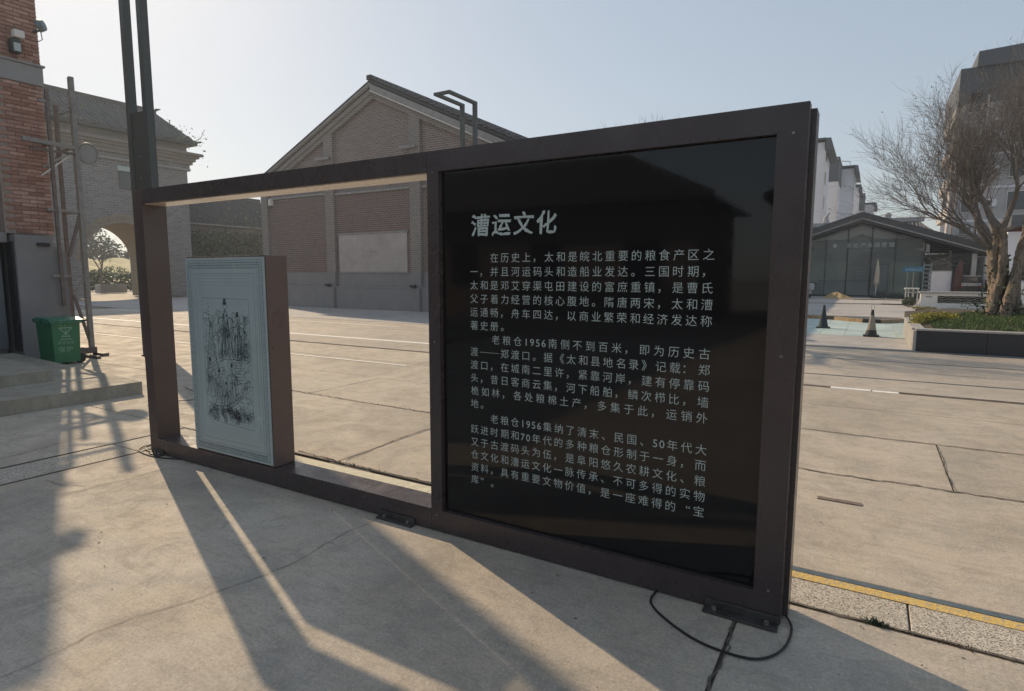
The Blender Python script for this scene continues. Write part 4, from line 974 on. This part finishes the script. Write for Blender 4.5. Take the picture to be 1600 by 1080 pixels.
# the big bare tree
tb = thing('bare_tree', (2.95, 19.5, .55), 'old many-stemmed bare tree with mottled trunk in the granite planter', 'tree')
Rt = random.Random(17); base = Vector((2.95, 19.5, .50)); mb = MB(); br = MB(); ends = []
stems = []
NS = 10
for k in range(NS):
    a = 2*math.pi*k/NS+Rt.uniform(-.2, .2); r0 = Rt.uniform(.20, .34) if k < 8 else .06
    b0 = base+Vector((math.cos(a)*r0, math.sin(a)*r0, -.02)); tw = a+Rt.uniform(.2, .9)
    th = Rt.uniform(1.6, 2.1); top = base+Vector((math.cos(tw)*Rt.uniform(.20, .46), math.sin(tw)*.32, th))
    mid = b0.lerp(top, .45)+Vector((Rt.gauss(0, .03)-math.cos(a)*.07, Rt.gauss(0, .03), 0)); m2 = b0.lerp(top, .75)+Vector((Rt.gauss(0, .03), Rt.gauss(0, .03), 0))
    q_ = Rt.uniform(.075, .12)
    side = Vector((math.cos(tw), math.sin(tw), 0)); d = (side*Rt.uniform(.25, 1.15)+Vector((.05, 0, 1))).normalized(); ext = top+d*.5
    P_ = [b0-Vector((0, 0, .1)), b0+Vector((0, 0, .10)), mid, m2, top, ext]; Q_ = []; R2 = []
    rr0 = [q_*1.8, q_*1.3, q_*1.05, q_*.95, q_*.82, q_*.62]
    for i_ in range(5):
        for f_ in (0, .33, .66):
            Q_.append(P_[i_].lerp(P_[i_+1], f_)+Vector((Rt.gauss(0, .010), Rt.gauss(0, .010), 0))); R2.append((rr0[i_]*(1-f_)+rr0[i_+1]*f_)*Rt.uniform(.9, 1.1))
    mb.tube(Q_, R2, 10); stems.append((Q_[-1], q_*.64, d))
tk = mb.build('trunk', 'bark', tb, smooth=True); dm = tk.modifiers.new('sub', 'SUBSURF'); dm.levels = 1; dm.render_levels = 2
tx = bpy.data.textures.new('bark_rough', 'CLOUDS'); tx.noise_scale = .07; dm = tk.modifiers.new('d', 'DISPLACE'); dm.texture = tx; dm.strength = .045; dm.texture_coords = 'GLOBAL'
for (p, q_, d) in stems:
    limb(br, p-d*.06, d, Rt.uniform(1.65, 2.1), q_, 0, 4, Rt, .52, .075, 8, (7, 6, 5, 4), .17, ends)
for dx, dz, L in ((-1, .55, 1.75), (-1, 1.0, 1.8), (-.9, .75, 1.9), (-.7, 1.2, 1.7)):
    limb(br, base+Vector((-.25, 0, 1.7)), Vector((dx, Rt.uniform(-.3, .3), dz)).normalized(), L, .055, 0, 4, Rt, .46, .06, 8, (7, 6, 5, 4), .12, ends)
br.build('branches', 'twig', tb)
mb = MB()
for e in ends:
    if Rt.random() < .15: leafcloud(mb, e, (.06, .06, .06), 2, .022, Rt)
mb.build('seed_heads', 'dryleaf', tb)
mb = MB()
for _ in range(420):
    a = Rt.uniform(0, 6.28); z = Rt.choice((Rt.uniform(.1, .5), Rt.uniform(.2, 1.6))); r_ = Rt.uniform(.25, .62)
    leafcloud(mb, base+Vector((math.cos(a)*r_, math.sin(a)*r_, z)), (.08, .08, .08), 1, .06, Rt)
tag(mb.build('shrub_sprays', 'leaf', None, 'stuff'), 'dark green sprays of leaves growing round the trunk of the planter tree', 'shrub')

# cones
def cone(x, y, dark, label):
    t = thing('traffic_cone', (x, y, 0), label, 'traffic cone', 'traffic cones on the pavement'); m_ = 'conedark' if dark else 'black'
    b_ = .012
    MB().box(x-.19, x+.19, y-.19, y+.19, b_, b_+.035, .01).build('cone_base', m_, t)
    MB().tube([(x, y, b_+.03), (x, y, .18)], [.145, .112], 20).build('cone_foot', m_, t, smooth=False)
    MB().tube([(x, y, .18), (x, y, .58)], [.112, .045], 20).build('cone_body', 'conedark' if dark else 'conewhite', t)
    MB().tube([(x, y, .58), (x, y, .72)], [.045, .03], 16).build('cone_tip', m_, t)
    if not dark: MB().tube([(x-.03, y, .71), (x-.04, y, .82), (x, y, .86), (x+.04, y, .82), (x+.03, y, .71)], .006, 6).build('cone_loop', 'bolt', t)
cone(-1.2, 20.8, True, 'dark navy traffic cone, the one nearer the sign'); cone(.08, 18.6, False, 'dirty pale banded traffic cone with wire loop, nearer the planter')

# ================================================================== GLASS FRONTED SHOP
sh = thing('glass_fronted_shop', (-.77, 48, .2), 'single-storey shop with dark gable roof and full glass front', 'shop')
ZS = .2
def rz_(x): return 5.47-.345*abs(x+.77)
for sgn, xe_ in ((-1, -7.6), (1, 6.35)):
    mb = MB(); mb.prism([(-.77, 46.8, 5.47), (xe_, 46.8, rz_(xe_)), (xe_, 46.8, rz_(xe_)+.42), (-.77, 46.8, 5.89)], (0, 13, 0)); rf = mb.build('roof', 'tile_dark', sh)
    mb = MB(); mb.prism([(-.77, 46.77, 5.40), (xe_, 46.77, rz_(xe_)-.07), (xe_, 46.77, rz_(xe_)+.02), (-.77, 46.77, 5.49)], (0, .028, 0)); mb.build('rake_board', 'fascia', rf)
    mb = MB(); mb.prism([(-.77, 46.8, 5.35), (xe_, 46.8, rz_(xe_)-.12), (xe_, 46.8, rz_(xe_)-.22), (-.77, 46.8, 5.25)], (0, 1.1, 0)); mb.build('rake_beam', 'mullion', rf)
    mb = MB(); mb.prism([(-.77, 48.4, 5.05), (xe_*.5, 48.4, rz_(xe_*.5)-.42), (xe_*.5, 48.4, rz_(xe_*.5)-.95), (-.77, 48.4, 4.52)], (0, .2, 0)); mb.build('ceiling_band', 'aptwhite', rf)
for (x0, x1) in ((-7.4, -4.15), (-4.10, -2.9), (-2.85, -1.58), (-1.50, -.17), (-.07, 1.25), (1.30, 2.85)):
    mb = MB(); mb.prism([(x0, 48, ZS+.1), (x1, 48, ZS+.1), (x1, 48, rz_(x1)-.3)] + ([(-.77, 48, 5.17)] if x0 < -.77 < x1 else []) + [(x0, 48, rz_(x0)-.3)], (0, .02, 0)); mb.build('glass_pane', 'shopglass', sh)
for x_, w_ in ((-4.125, .03), (-2.875, .02), (-1.54, .07), (-.12, .07), (1.275, .03), (2.9, .08)): box('mullion', 'mullion', x_-w_/2, x_+w_/2, 47.94, 48.06, ZS, rz_(x_)-.28, sh)
box('transom', 'mullion', -7.4, 2.86, 47.95, 48.03, ZS+.0, ZS+.1, sh); box('sign_beam', 'aptdark', -4.1, 2.8, 48.1, 48.3, 3.45, 4.12, sh)
mb = MB(); put_text(mb, '●　文化产业园展馆', -2.55, 3.60, .42, .34, 47.92, .012); mb.build('sign_lettering', 'letter', sh)
box('back_wall', 'shopwall', -7.4, 2.9, 52.0, 52.2, ZS, 4.6, sh); box('floor', 'shopwall', -7.4, 2.9, 48.1, 52, ZS-.02, ZS+.02, sh); box('green_panel', 'shopgreen', .9, 2.8, 50.0, 50.1, ZS, 2.6, sh); box('green_panel', 'shopgreen', -4.0, -1.7, 51.0, 51.1, ZS+.9, 2.8, sh)
box('counter', 'bluegrey', -3.2, -.2, 49.6, 50.2, ZS, 1.25, sh, .02); box('counter_top', 'mullion', -3.3, -.1, 49.5, 50.3, 1.25, 1.32, sh)
mb = MB()
for k in range(4): mb.box(-1.05, -.3, 50.9, 51.0, 1.45+k*.24, 1.55+k*.24)
mb.build('menu_board', 'letter', sh); box('wood_shelf', 'wood', -1.45, -.2, 50.8, 51.0, 2.5, 2.72, sh); box('inner_door', 'bluegrey', .15, .9, 49.5, 49.6, ZS, 2.4, sh); box('door_frame', 'mullion', .08, 1.0, 49.62, 49.68, ZS, 2.5, sh)
box('porch_column', 'white', 5.35, 5.60, 47.4, 47.65, ZS, rz_(5.5)-.25, sh); box('porch_column', 'white', 4.5, 4.65, 51.4, 51.6, ZS, 3.4, sh); box('porch_pier', 'white', 5.95, 6.2, 46.9, 55, ZS, rz_(6.1)-.27, sh); box('porch_wall', 'shopwall', 3.0, 6.0, 57, 57.2, ZS, 3.2, sh)
# street furniture in front of the shop
um = thing('folded_umbrella', (.28, 45.6, ZS), 'folded cream patio umbrella standing before the shop glass', 'umbrella')
MB().tube([(.28, 45.6, ZS), (.28, 45.6, 2.7)], .025, 6).build('pole', 'white', um); MB().tube([(.28, 45.6, .95), (.28, 45.6, 1.2), (.30, 45.6, 2.0), (.28, 45.6, 2.62)], [.03, .16, .12, .04], 10).build('canopy', 'canvas', um); MB().box(0, .5, 45.4, 45.8, ZS, ZS+.08).build('umbrella_base', 'black', um)
um = thing('folded_umbrella', (4.5, 45.6, ZS), 'folded maroon patio umbrella under the porch of the shop', 'umbrella')
MB().tube([(4.5, 45.6, ZS), (4.55, 45.6, 2.7)], .03, 6).build('pole', 'black', um); MB().tube([(4.46, 45.6, .6), (4.48, 45.6, 1.0), (4.55, 45.6, 2.0), (4.62, 45.6, 2.62)], [.1, .24, .19, .05], 10).build('canopy', 'redcanvas', um)
for x_, w_, h_, lab in ((.55, .55, .62, 'dark flower tub beside the cream umbrella'), (1.35, .9, .45, 'long dark flower box before the shop glass'), (2.2, .5, .55, 'small dark flower box at the right end of the shop front')):
    k = thing('flower_box', (x_, 45.2, ZS), lab, 'planter', 'dark flower boxes before the shop'); MB().box(x_-w_/2, x_+w_/2, 45.0, 45.4, ZS, ZS+h_*.6, .02).build('box_body', 'black', k)
    m_ = MB(); leafcloud(m_, (x_, 45.2, ZS+h_*.7), (w_*.5, .2, .14), 60, .05, rnd); m_.build('plants', 'leaf', k)
as_ = thing('arrow_sign', (2.1, 43.5, .2), 'blue arrow-shaped direction board with pale letters on two thin legs', 'sign')
MB().prism([(1.55, 43.5, 2.02), (1.68, 43.5, 2.19), (2.62, 43.5, 2.19), (2.62, 43.5, 1.86), (1.68, 43.5, 1.86)], (0, .06, 0)).build('board', 'bluesign', as_)
mb = MB(); put_text(mb, '停车场入口', 1.72, 1.955, .165, .15, 43.495, .008); mb.build('sign_lettering', 'letter', as_)
for x_ in (1.85, 2.15): MB().box(x_-.02, x_+.02, 43.52, 43.56, .2, 1.86).build('leg', 'bolt', as_)
rk = thing('blue_shelf_rack', (2.9, 44.5, .2), 'tall blue-grey slatted rack right of the arrow sign', 'rack')
for x_ in (2.70, 3.08): MB().box(x_-.03, x_+.03, 44.4, 44.5, .2, 2.45).build('rack_post', 'bluegrey', rk)
for k in range(8): MB().box(2.73, 3.05, 44.42, 44.48, .5+k*.25, .6+k*.25).build('slat', 'doorgrey', rk)
wb_ = thing('white_cabin', (3.65, 46, .2), 'pale grey cabin panel between the rack and the maroon umbrella', 'cabin')
MB().box(3.12, 4.25, 45.9, 46.6, .5, 1.98, .02).build('cabin_body', 'aptwhite', wb_); MB().box(3.08, 4.3, 45.8, 46.7, 1.98, 2.1).build('cabin_roof', 'aptdark', wb_); MB().box(3.2, 4.2, 45.95, 46.5, .2, .5).build('cabin_base', 'black', wb_)
mb = MB(); q = random.Random(8)
for _ in range(16):
    a = Vector((q.uniform(3.1, 4.3), 45.6+q.uniform(0, .5), q.uniform(2.1, 2.5))); mb.tube([a, a+Vector((q.uniform(-.6, .6), 0, q.uniform(.0, .4))), a+Vector((q.uniform(-1, 1), q.uniform(-.2, .2), q.uniform(-.3, .8)))], [.03, .022, .008], 5)
tag(mb.build('bare_vine', 'twig', None), 'tangled bare vine stems above the pale cabin', 'vine')
cr = thing('parked_car', (5.2, 46.5, .2), 'dark parked car seen from behind under the shop porch', 'car')
mb = MB(); mb.prism([(4.72, 46, .42), (5.75, 46, .42), (5.80, 46, 1.0), (5.62, 46, 1.62), (4.88, 46, 1.62), (4.70, 46, 1.0)], (0, 3.6, 0)); mb.build('body', 'carpaint', cr); MB().box(4.72, 5.78, 45.93, 45.995, 1.02, 1.22, .02).build('tailgate_band', 'carsilver', cr)
box('rear_window', 'winglass', 4.95, 5.55, 45.985, 45.998, 1.25, 1.55, cr); box('bumper', 'carsilver', 4.70, 5.80, 45.86, 45.998, .45, .62, cr, .02); box('roof_edge', 'carsilver', 4.80, 5.70, 45.9, 46.1, 1.62, 1.66, cr)
for x_ in (4.86, 5.64): MB().tube([(x_-.09, 46.5, .50), (x_+.09, 46.5, .50)], .30, 14).build('wheel', 'rubber', cr)
for x_ in (4.76, 5.66): box('tail_lamp', 'redlamp', x_, x_+.10, 45.90, 45.92, .95, 1.05, cr)
# low white wall with lattice
lw = thing('low_white_wall', (2.05, 34.5, .13), 'low white garden wall with long dark wave-lattice opening', 'wall')
box('wall_end', 'white', 2.05, 2.72, 34.4, 34.9, .13, .82, lw, .01); box('wall_top', 'white', 2.721, 5.2, 34.4, 34.9, .70, .82, lw); box('wall_foot', 'white', 2.721, 5.2, 34.4, 34.9, .13, .36, lw)
box('coping', 'granitel', 1.98, 5.25, 34.3, 35.0, .822, .90, lw, .01); box('recess', 'black', 2.721, 5.2, 34.65, 34.9, .361, .699, lw)
mb = MB()
for rr_ in range(3):
    pts = [(2.74+i*.08, 34.52, .42+rr_*.11+.025*math.sin(i*1.5+rr_)) for i in range(31)]; mb.tube(pts, .012, 4, cap=False)
mb.build('lattice', 'canvas', lw); box('wall_plate', 'render', 2.25, 2.5, 34.385, 34.398, .62, .68, lw)
fr = thing('white_bench_frame', (1.75, 36.2, .13), 'white slatted bench frame at the left end of the low wall', 'bench')
for x_ in (1.50, 1.62, 1.82, 2.0): box('leg', 'white', x_-.025, x_+.025, 35.7, 35.78, .13, .98, fr)
box('seat', 'white', 1.45, 2.06, 35.5, 36.4, .98, 1.03, fr); box('rail', 'white', 1.5, 2.0, 35.70, 35.74, .8, .84, fr)
mb = MB(); leafcloud(mb, (1.62, 34.8, .40), (.30, .5, .25), 700, .05, rnd); tag(mb.build('shrub', 'leaf', None, 'stuff'), 'low olive green shrub beside the white bench frame', 'shrub')
mb = MB(); leafcloud(mb, (2.1, 32.5, .2), (.5, .4, .05), 500, .05, rnd); tag(mb.build('grass_patch', 'grassy', None, 'stuff'), 'strip of yellow grass at the foot of the low white wall', 'grass')
box('kerb_block', 'kerbdark', 1.7, 5.5, 31.0, 31.12, .10, .20, tl_)
mb = MB()
for _ in range(60): leafcloud(mb, (rnd.uniform(3.3, 4.7), 31.6, rnd.uniform(.2, .5)), (.1, .1, .1), 3, .05, rnd)
tag(mb.build('shrub', 'leaf', None, 'stuff'), 'small dark shrubs along the low wall left of the tree trunk', 'shrub')
# sand heap, scooter
mb = MB(); q = random.Random(3); n_ = 18
P0 = [(-1.8+math.cos(2*math.pi*i/n_)*.95*q.uniform(.85, 1.1), 44.2+math.sin(2*math.pi*i/n_)*.8*q.uniform(.85, 1.1), .2) for i in range(n_)]
P1 = [(-1.85+math.cos(2*math.pi*i/n_)*.42*q.uniform(.7, 1.2), 44.2+math.sin(2*math.pi*i/n_)*.35, .43+q.uniform(-.05, .05)) for i in range(n_)]
for i in range(n_):
    j = (i+1) % n_; mb.quad(P0[i], P0[j], P1[j], P1[i]); mb.poly([P1[i], P1[j], (-1.9, 44.2, .62)])
tag(mb.build('sand_heap', 'sand', None), 'small heap of yellow sand on the pavement before the shop', 'sand heap')
sc = thing('motor_scooter', (-3.55, 43.4, .2), 'grey and black motor scooter just right of the sign edge', 'scooter')
for x_ in (-3.75, -3.45): MB().tube([(x_, 43.0+(x_+3.75)*2, .45), (x_+.10, 43.0+(x_+3.75)*2, .45)], .25, 12).build('wheel', 'rubber', sc)
MB().box(-3.85, -3.3, 43.1, 43.5, .45, .75, .06).build('body', 'scooter', sc); MB().box(-3.5, -3.15, 43.0, 43.3, .7, 1.15, .05).build('front_shield', 'scooter', sc)
MB().box(-3.95, -3.6, 43.1, 43.5, .78, .9, .03).build('seat', 'black', sc); MB().tube([(-3.5, 43.1, 1.25), (-3.25, 43.1, 1.2), (-3.0, 43.1, 1.12)], .03, 6).build('handlebar', 'black', sc); MB().box(-3.78, -3.5, 43.1, 43.4, 1.05, 1.35, .04).build('top_box', 'black', sc)

# ================================================================== old roofs behind the shop
def eave_roof(x0, x1, y, ze, zr, zw, label, seed, flare=.4):
    t = thing('traditional_roof_hall', ((x0+x1)/2, y, 0), label, 'building', 'old halls behind the shop')
    box('wall', 'brickgrey', x0+.4, x1-.4, y+1.2, y+7, 0, ze, t)
    mb = MB(); mb.quad((x0, y, ze), (x1, y, ze), (x1-.9, y+3.5, zr), (x0+.9, y+3.5, zr)); mb.quad((x0, y, ze-.2), (x1, y, ze-.2), (x1, y, ze), (x0, y, ze)); mb.poly([(x1, y, ze), (x1, y+7, ze), (x1-.9, y+3.5, zr)]); mb.poly([(x0, y, ze), (x0, y+7, ze), (x0+.9, y+3.5, zr)]); mb.quad((x0, y, ze-.2), (x1, y, ze-.2), (x1, y+7, ze-.2), (x0, y+7, ze-.2))
    rf = mb.build('roof', 'tile', t); ribs = MB(); x = x0+.2
    while x < x1-.1: ribs.tube([(x, y, ze+.04), (max(x0+.9, min(x1-.9, x)), y+3.5, zr+.04)], .06, 4); x += .28
    ribs.build('tile_rib', 'tile', rf)['kind'] = 'stuff'
    MB().box(x0+.5, x1-.5, y+3.3, y+3.7, zr, zr+zw, .04).build('ridge', 'roofwhite', rf)
    return t, rf
t, rf = eave_roof(-7.5, -2.75, 58, 5.0, 6.0, .38, 'old hall roof with pale ridge just right of the sign, behind the shop', 1)
MB().tube([(-3.85, 61.5, 6.35), (-3.85, 61.5, 6.9), (-3.6, 61.5, 7.25)], [.32, .16, .06], 8).build('ridge_finial', 'roofwhite', rf)
t, rf = eave_roof(-2.3, 4.0, 58, 5.2, 6.2, .38, 'old hall roof with pale ridge above the shop gable and round finial', 2)
MB().tube([(.85, 61.5, 6.5), (.85, 61.5, 6.85), (.85, 61.5, 7.05)], [.28, .28, .1], 12).build('ridge_finial', 'roofwhite', rf)
tr = thing('tiled_wall_roof', (5.2, 55, 0), 'long low roof of small grey tiles in front of the apartment block', 'building')
mb = MB(); mb.quad((3.2, 52, 3.35), (8.5, 52, 3.35), (8.5, 56, 4.75), (3.2, 56, 4.75)); mb.quad((3.2, 52, 3.2), (8.5, 52, 3.2), (8.5, 52, 3.35), (3.2, 52, 3.35)); rf = mb.build('roof', 'tile_dark', tr)
for r_ in range(9):
    mb = MB(); t_ = r_/9
    for k in range(36): mb.box(3.25+k*.147, 3.25+k*.147+.085, 52+4*t_-.02, 52+4*t_+.16, 3.38+1.4*t_, 3.46+1.4*t_)
    mb.build('tile_course', 'fascia', rf)['kind'] = 'stuff'
box('wall', 'shopwall', 3.3, 8.4, 52.6, 56, 0, 3.2, tr)

# apartment blocks in a row
def block(x0, x1, y, zt, cap, label, over=.7, capz=1.0, dark=0, D=9):
    t = thing('apartment_block', (x1, y, 0), label, 'apartment block', 'pale apartment blocks in a row behind the sign')
    box('wall', 'aptwhite', x0, x1, y, y+D, 0, zt-capz-dark, t)
    if dark: box('dark_upper_wall', 'aptdark', x0, x1+.05, y-.06, y+D, zt-capz-dark, zt-capz, t)
    mb = MB(); mb.prism([(x0-.2, y-.5, zt-.35), (x1+.1, y-.5, zt-.2), (x1+.1, y-.5, zt-capz*.3), (x0-.2, y-.5, zt-capz*.5)], (0, D+1, 0))
    mb.build('roof', 'aptdark', t)
    mb = MB(); mb.prism([(x1+.101, y-.5, zt-capz*.2), (x1+over*.6, y-.5, zt-capz*.2), (x1+over, y-.5, zt-capz*1.25), (x1+.101, y-.5, zt-capz*1.25)], (0, D+1, 0)); mb.build('roof_end', 'aptdark', t)
    box('roof_infill', 'aptwhite', x0+.2, x1-.05, y+.05, y+D-.2, zt-capz-.001, zt-capz*.5, t)
    for k in range(6): box('window', 'winglass', x1-.0, x1+.03, y+2, y+3.6, 1.2+k*2.9, 2.7+k*2.9, t)
    box('corner_strip', 'white', x1+.0, x1+.12, y-.05, y+.35, 0, zt-capz*1.3-dark, t)
block(-18, -5.7, 82, 18.1, 1, 'nearest pale apartment block, immediately right of the sign edge', 1.0, 1.3)
block(-18, -5.0, 99, 18.6, 1, 'pale apartment block with dark upper storey, second from the sign edge', .15, .5, 3.0)
block(-16, -3.25, 107, 18.6, 1, 'pale apartment block with rooftop rail, third from the sign edge', .75, 1.25)
block(-16, -3.0, 128, 18.4, 1, 'narrow strip of pale apartment block, fourth from the sign edge', .65, 1.3)
block(-16, -2.35, 150, 19.3, 1, 'small far pale block with dark upper storey, fifth from the sign edge', .1, .5, 3.3)
block(-14, -.6, 162, 18.6, 1, 'farthest small pale apartment block of the row', .8, 1.2)
tag(MB().tube([(-5.0, 107, 19.2), (-3.9, 107, 19.0), (-3.9, 107, 18.6)], .05, 4).build('roof_rail', 'aptdark'), 'thin rail on the roof of the third apartment block', 'rail')
# tall apartment at right
ap = thing('apartment_tower', (5.3, 60, 0), 'beige apartment building with dark roof and balconies behind the bare tree', 'apartment building')
box('wall', 'apttan', 5.3, 16, 60, 71, 0, 14.99, ap); box('dark_upper_wall', 'aptdark', 5.0, 16, 59.9, 71.2, 15.0, 17.7, ap)
mb = MB(); mb.prism([(5.95, 59.4, 17.6), (17, 59.4, 17.6), (17, 59.4, 19.2), (6.0, 59.4, 18.7)], (0, 10, 0)); mb.build('roof', 'aptdark', ap)
for k in range(6):
    z = 1.6+k*2.55
    for x_, w_ in ((5.75, .75), (8.6, 1.2), (11.0, 1.2)):
        w1 = box('window_frame', 'white', x_-.05, x_+w_+.05, 59.92, 59.998, z-.05, z+1.45, ap); box('pane', 'winglass', x_, x_+w_, 59.90, 59.918, z, z+1.4, w1)
    bl = box('balcony', 'apttan', 4.95, 5.298, 60.6, 64.6, z-.3, z+.65, ap, .02); box('balcony_opening', 'winglass', 5.28, 5.296, 60.8, 64.4, z+.66, z+2.0, bl); box('balcony_post', 'white', 5.0, 5.1, 60.62, 60.74, z+.66, z+2.2, bl)
    bl = box('balcony', 'apttan', 4.95, 5.298, 66.0, 70.4, z-.3, z+.65, ap, .02); box('balcony_opening', 'winglass', 5.28, 5.296, 66.2, 70.2, z+.66, z+2.0, bl)
for k in range(5):
    z = 3.0+k*2.55; box('floor_band', 'aptwhite', 5.28, 16, 59.96, 59.999, z+.35, z+.5, ap)
    u_ = box('air_conditioner', 'aptwhite', 7.2, 7.9, 59.5, 59.95, z-1.1, z-.55, ap, .03); box('grille', 'black', 7.28, 7.6, 59.485, 59.499, z-1.03, z-.62, u_)
    for x_ in (13.2,): w1 = box('window_frame', 'white', x_-.05, x_+1.25, 59.92, 59.958, z-1.45, z+.05, ap); box('pane', 'winglass', x_, x_+1.2, 59.90, 59.918, z-1.4, z, w1)
box('brown_panel', 'wood', 5.255, 5.298, 60.0, 60.55, 2, 14, ap); box('downpipe', 'white', 6.85, 6.95, 59.85, 59.95, 1, 15.5, ap)
# street beyond at far right
fb = thing('pale_street_building', (9.5, 44, 0), 'low pale building with red-white eave strip at the far right edge behind the tree', 'building')
box('wall', 'aptwhite', 5.9, 16, 40, 46, .6, 3.9, fb); box('base_wall', 'white', 5.9, 16, 39.9, 46, .13, 1.3, fb); box('eave_strip', 'redlamp', 6.6, 16, 39.6, 46, 4.0, 4.15, fb); box('roof', 'tile', 5.9, 16, 39.4, 46.4, 4.15, 4.7, fb)

# ================================================================== halls behind the camera (they show in the black glass)
for (x0, x1, ze, zr, lab) in ((-34, -4.6, 4.3, 6.4, 'long dark hall behind the photographer mirrored in the black glass, the larger'), (-3.1, 9, 4.1, 6.0, 'dark hall behind the photographer mirrored at the right edge of the glass')):
    t = thing('dark_hall', ((x0+x1)/2, -15, 0), lab, 'building', 'halls behind the photographer')
    box('wall', 'brickgrey', x0+.7, x1-.7, -22, -15.8, 0, ze, t)
    mb = MB(); mb.prism([(x0, -14.9, ze-.1), (x1, -14.9, ze-.1), (x1, -14.9, ze+.12), (x1-.7, -15.2, ze+.45), (x1-4, -17.5, zr), (x0+4, -17.5, zr), (x0+.7, -15.2, ze+.45), (x0, -14.9, ze+.12)], (0, -.001, 0))
    mb.quad((x0, -14.9, ze), (x1, -14.9, ze), (x1-4, -18.5, zr), (x0+4, -18.5, zr)); mb.poly([(x1, -14.9, ze), (x1, -22.5, ze), (x1-4, -18.5, zr)]); mb.poly([(x0, -14.9, ze), (x0, -22.5, ze), (x0+4, -18.5, zr)])
    mb.quad((x0, -14.9, ze-.1), (x1, -14.9, ze-.1), (x1, -22.5, ze-.1), (x0, -22.5, ze-.1)); mb.build('roof', 'tile_dark', t)
    for k in range(int((x1-x0)/4)): box('window', 'winglass', x0+2+k*4, x0+3.4+k*4, -15.79, -15.77, 1.2, 2.9, t)

# ================================================================== thin mist volume added to imitate veiling glare of the lens
hz = box('haze', 'white', -455, 455, -255, 605, -1.05, 21, None, kind='stuff')
hm = bpy.data.materials.new('haze'); hm.use_nodes = True; hn = hm.node_tree; hn.nodes.clear()
ho = hn.nodes.new('ShaderNodeOutputMaterial'); hv = hn.nodes.new('ShaderNodeVolumePrincipled')
hv.inputs['Density'].default_value = .0013; hv.inputs['Color'].default_value = (.80, .90, 1, 1); hv.inputs['Anisotropy'].default_value = .45
hn.links.new(hv.outputs[0], ho.inputs['Volume']); hz.data.materials.clear(); hz.data.materials.append(hm)
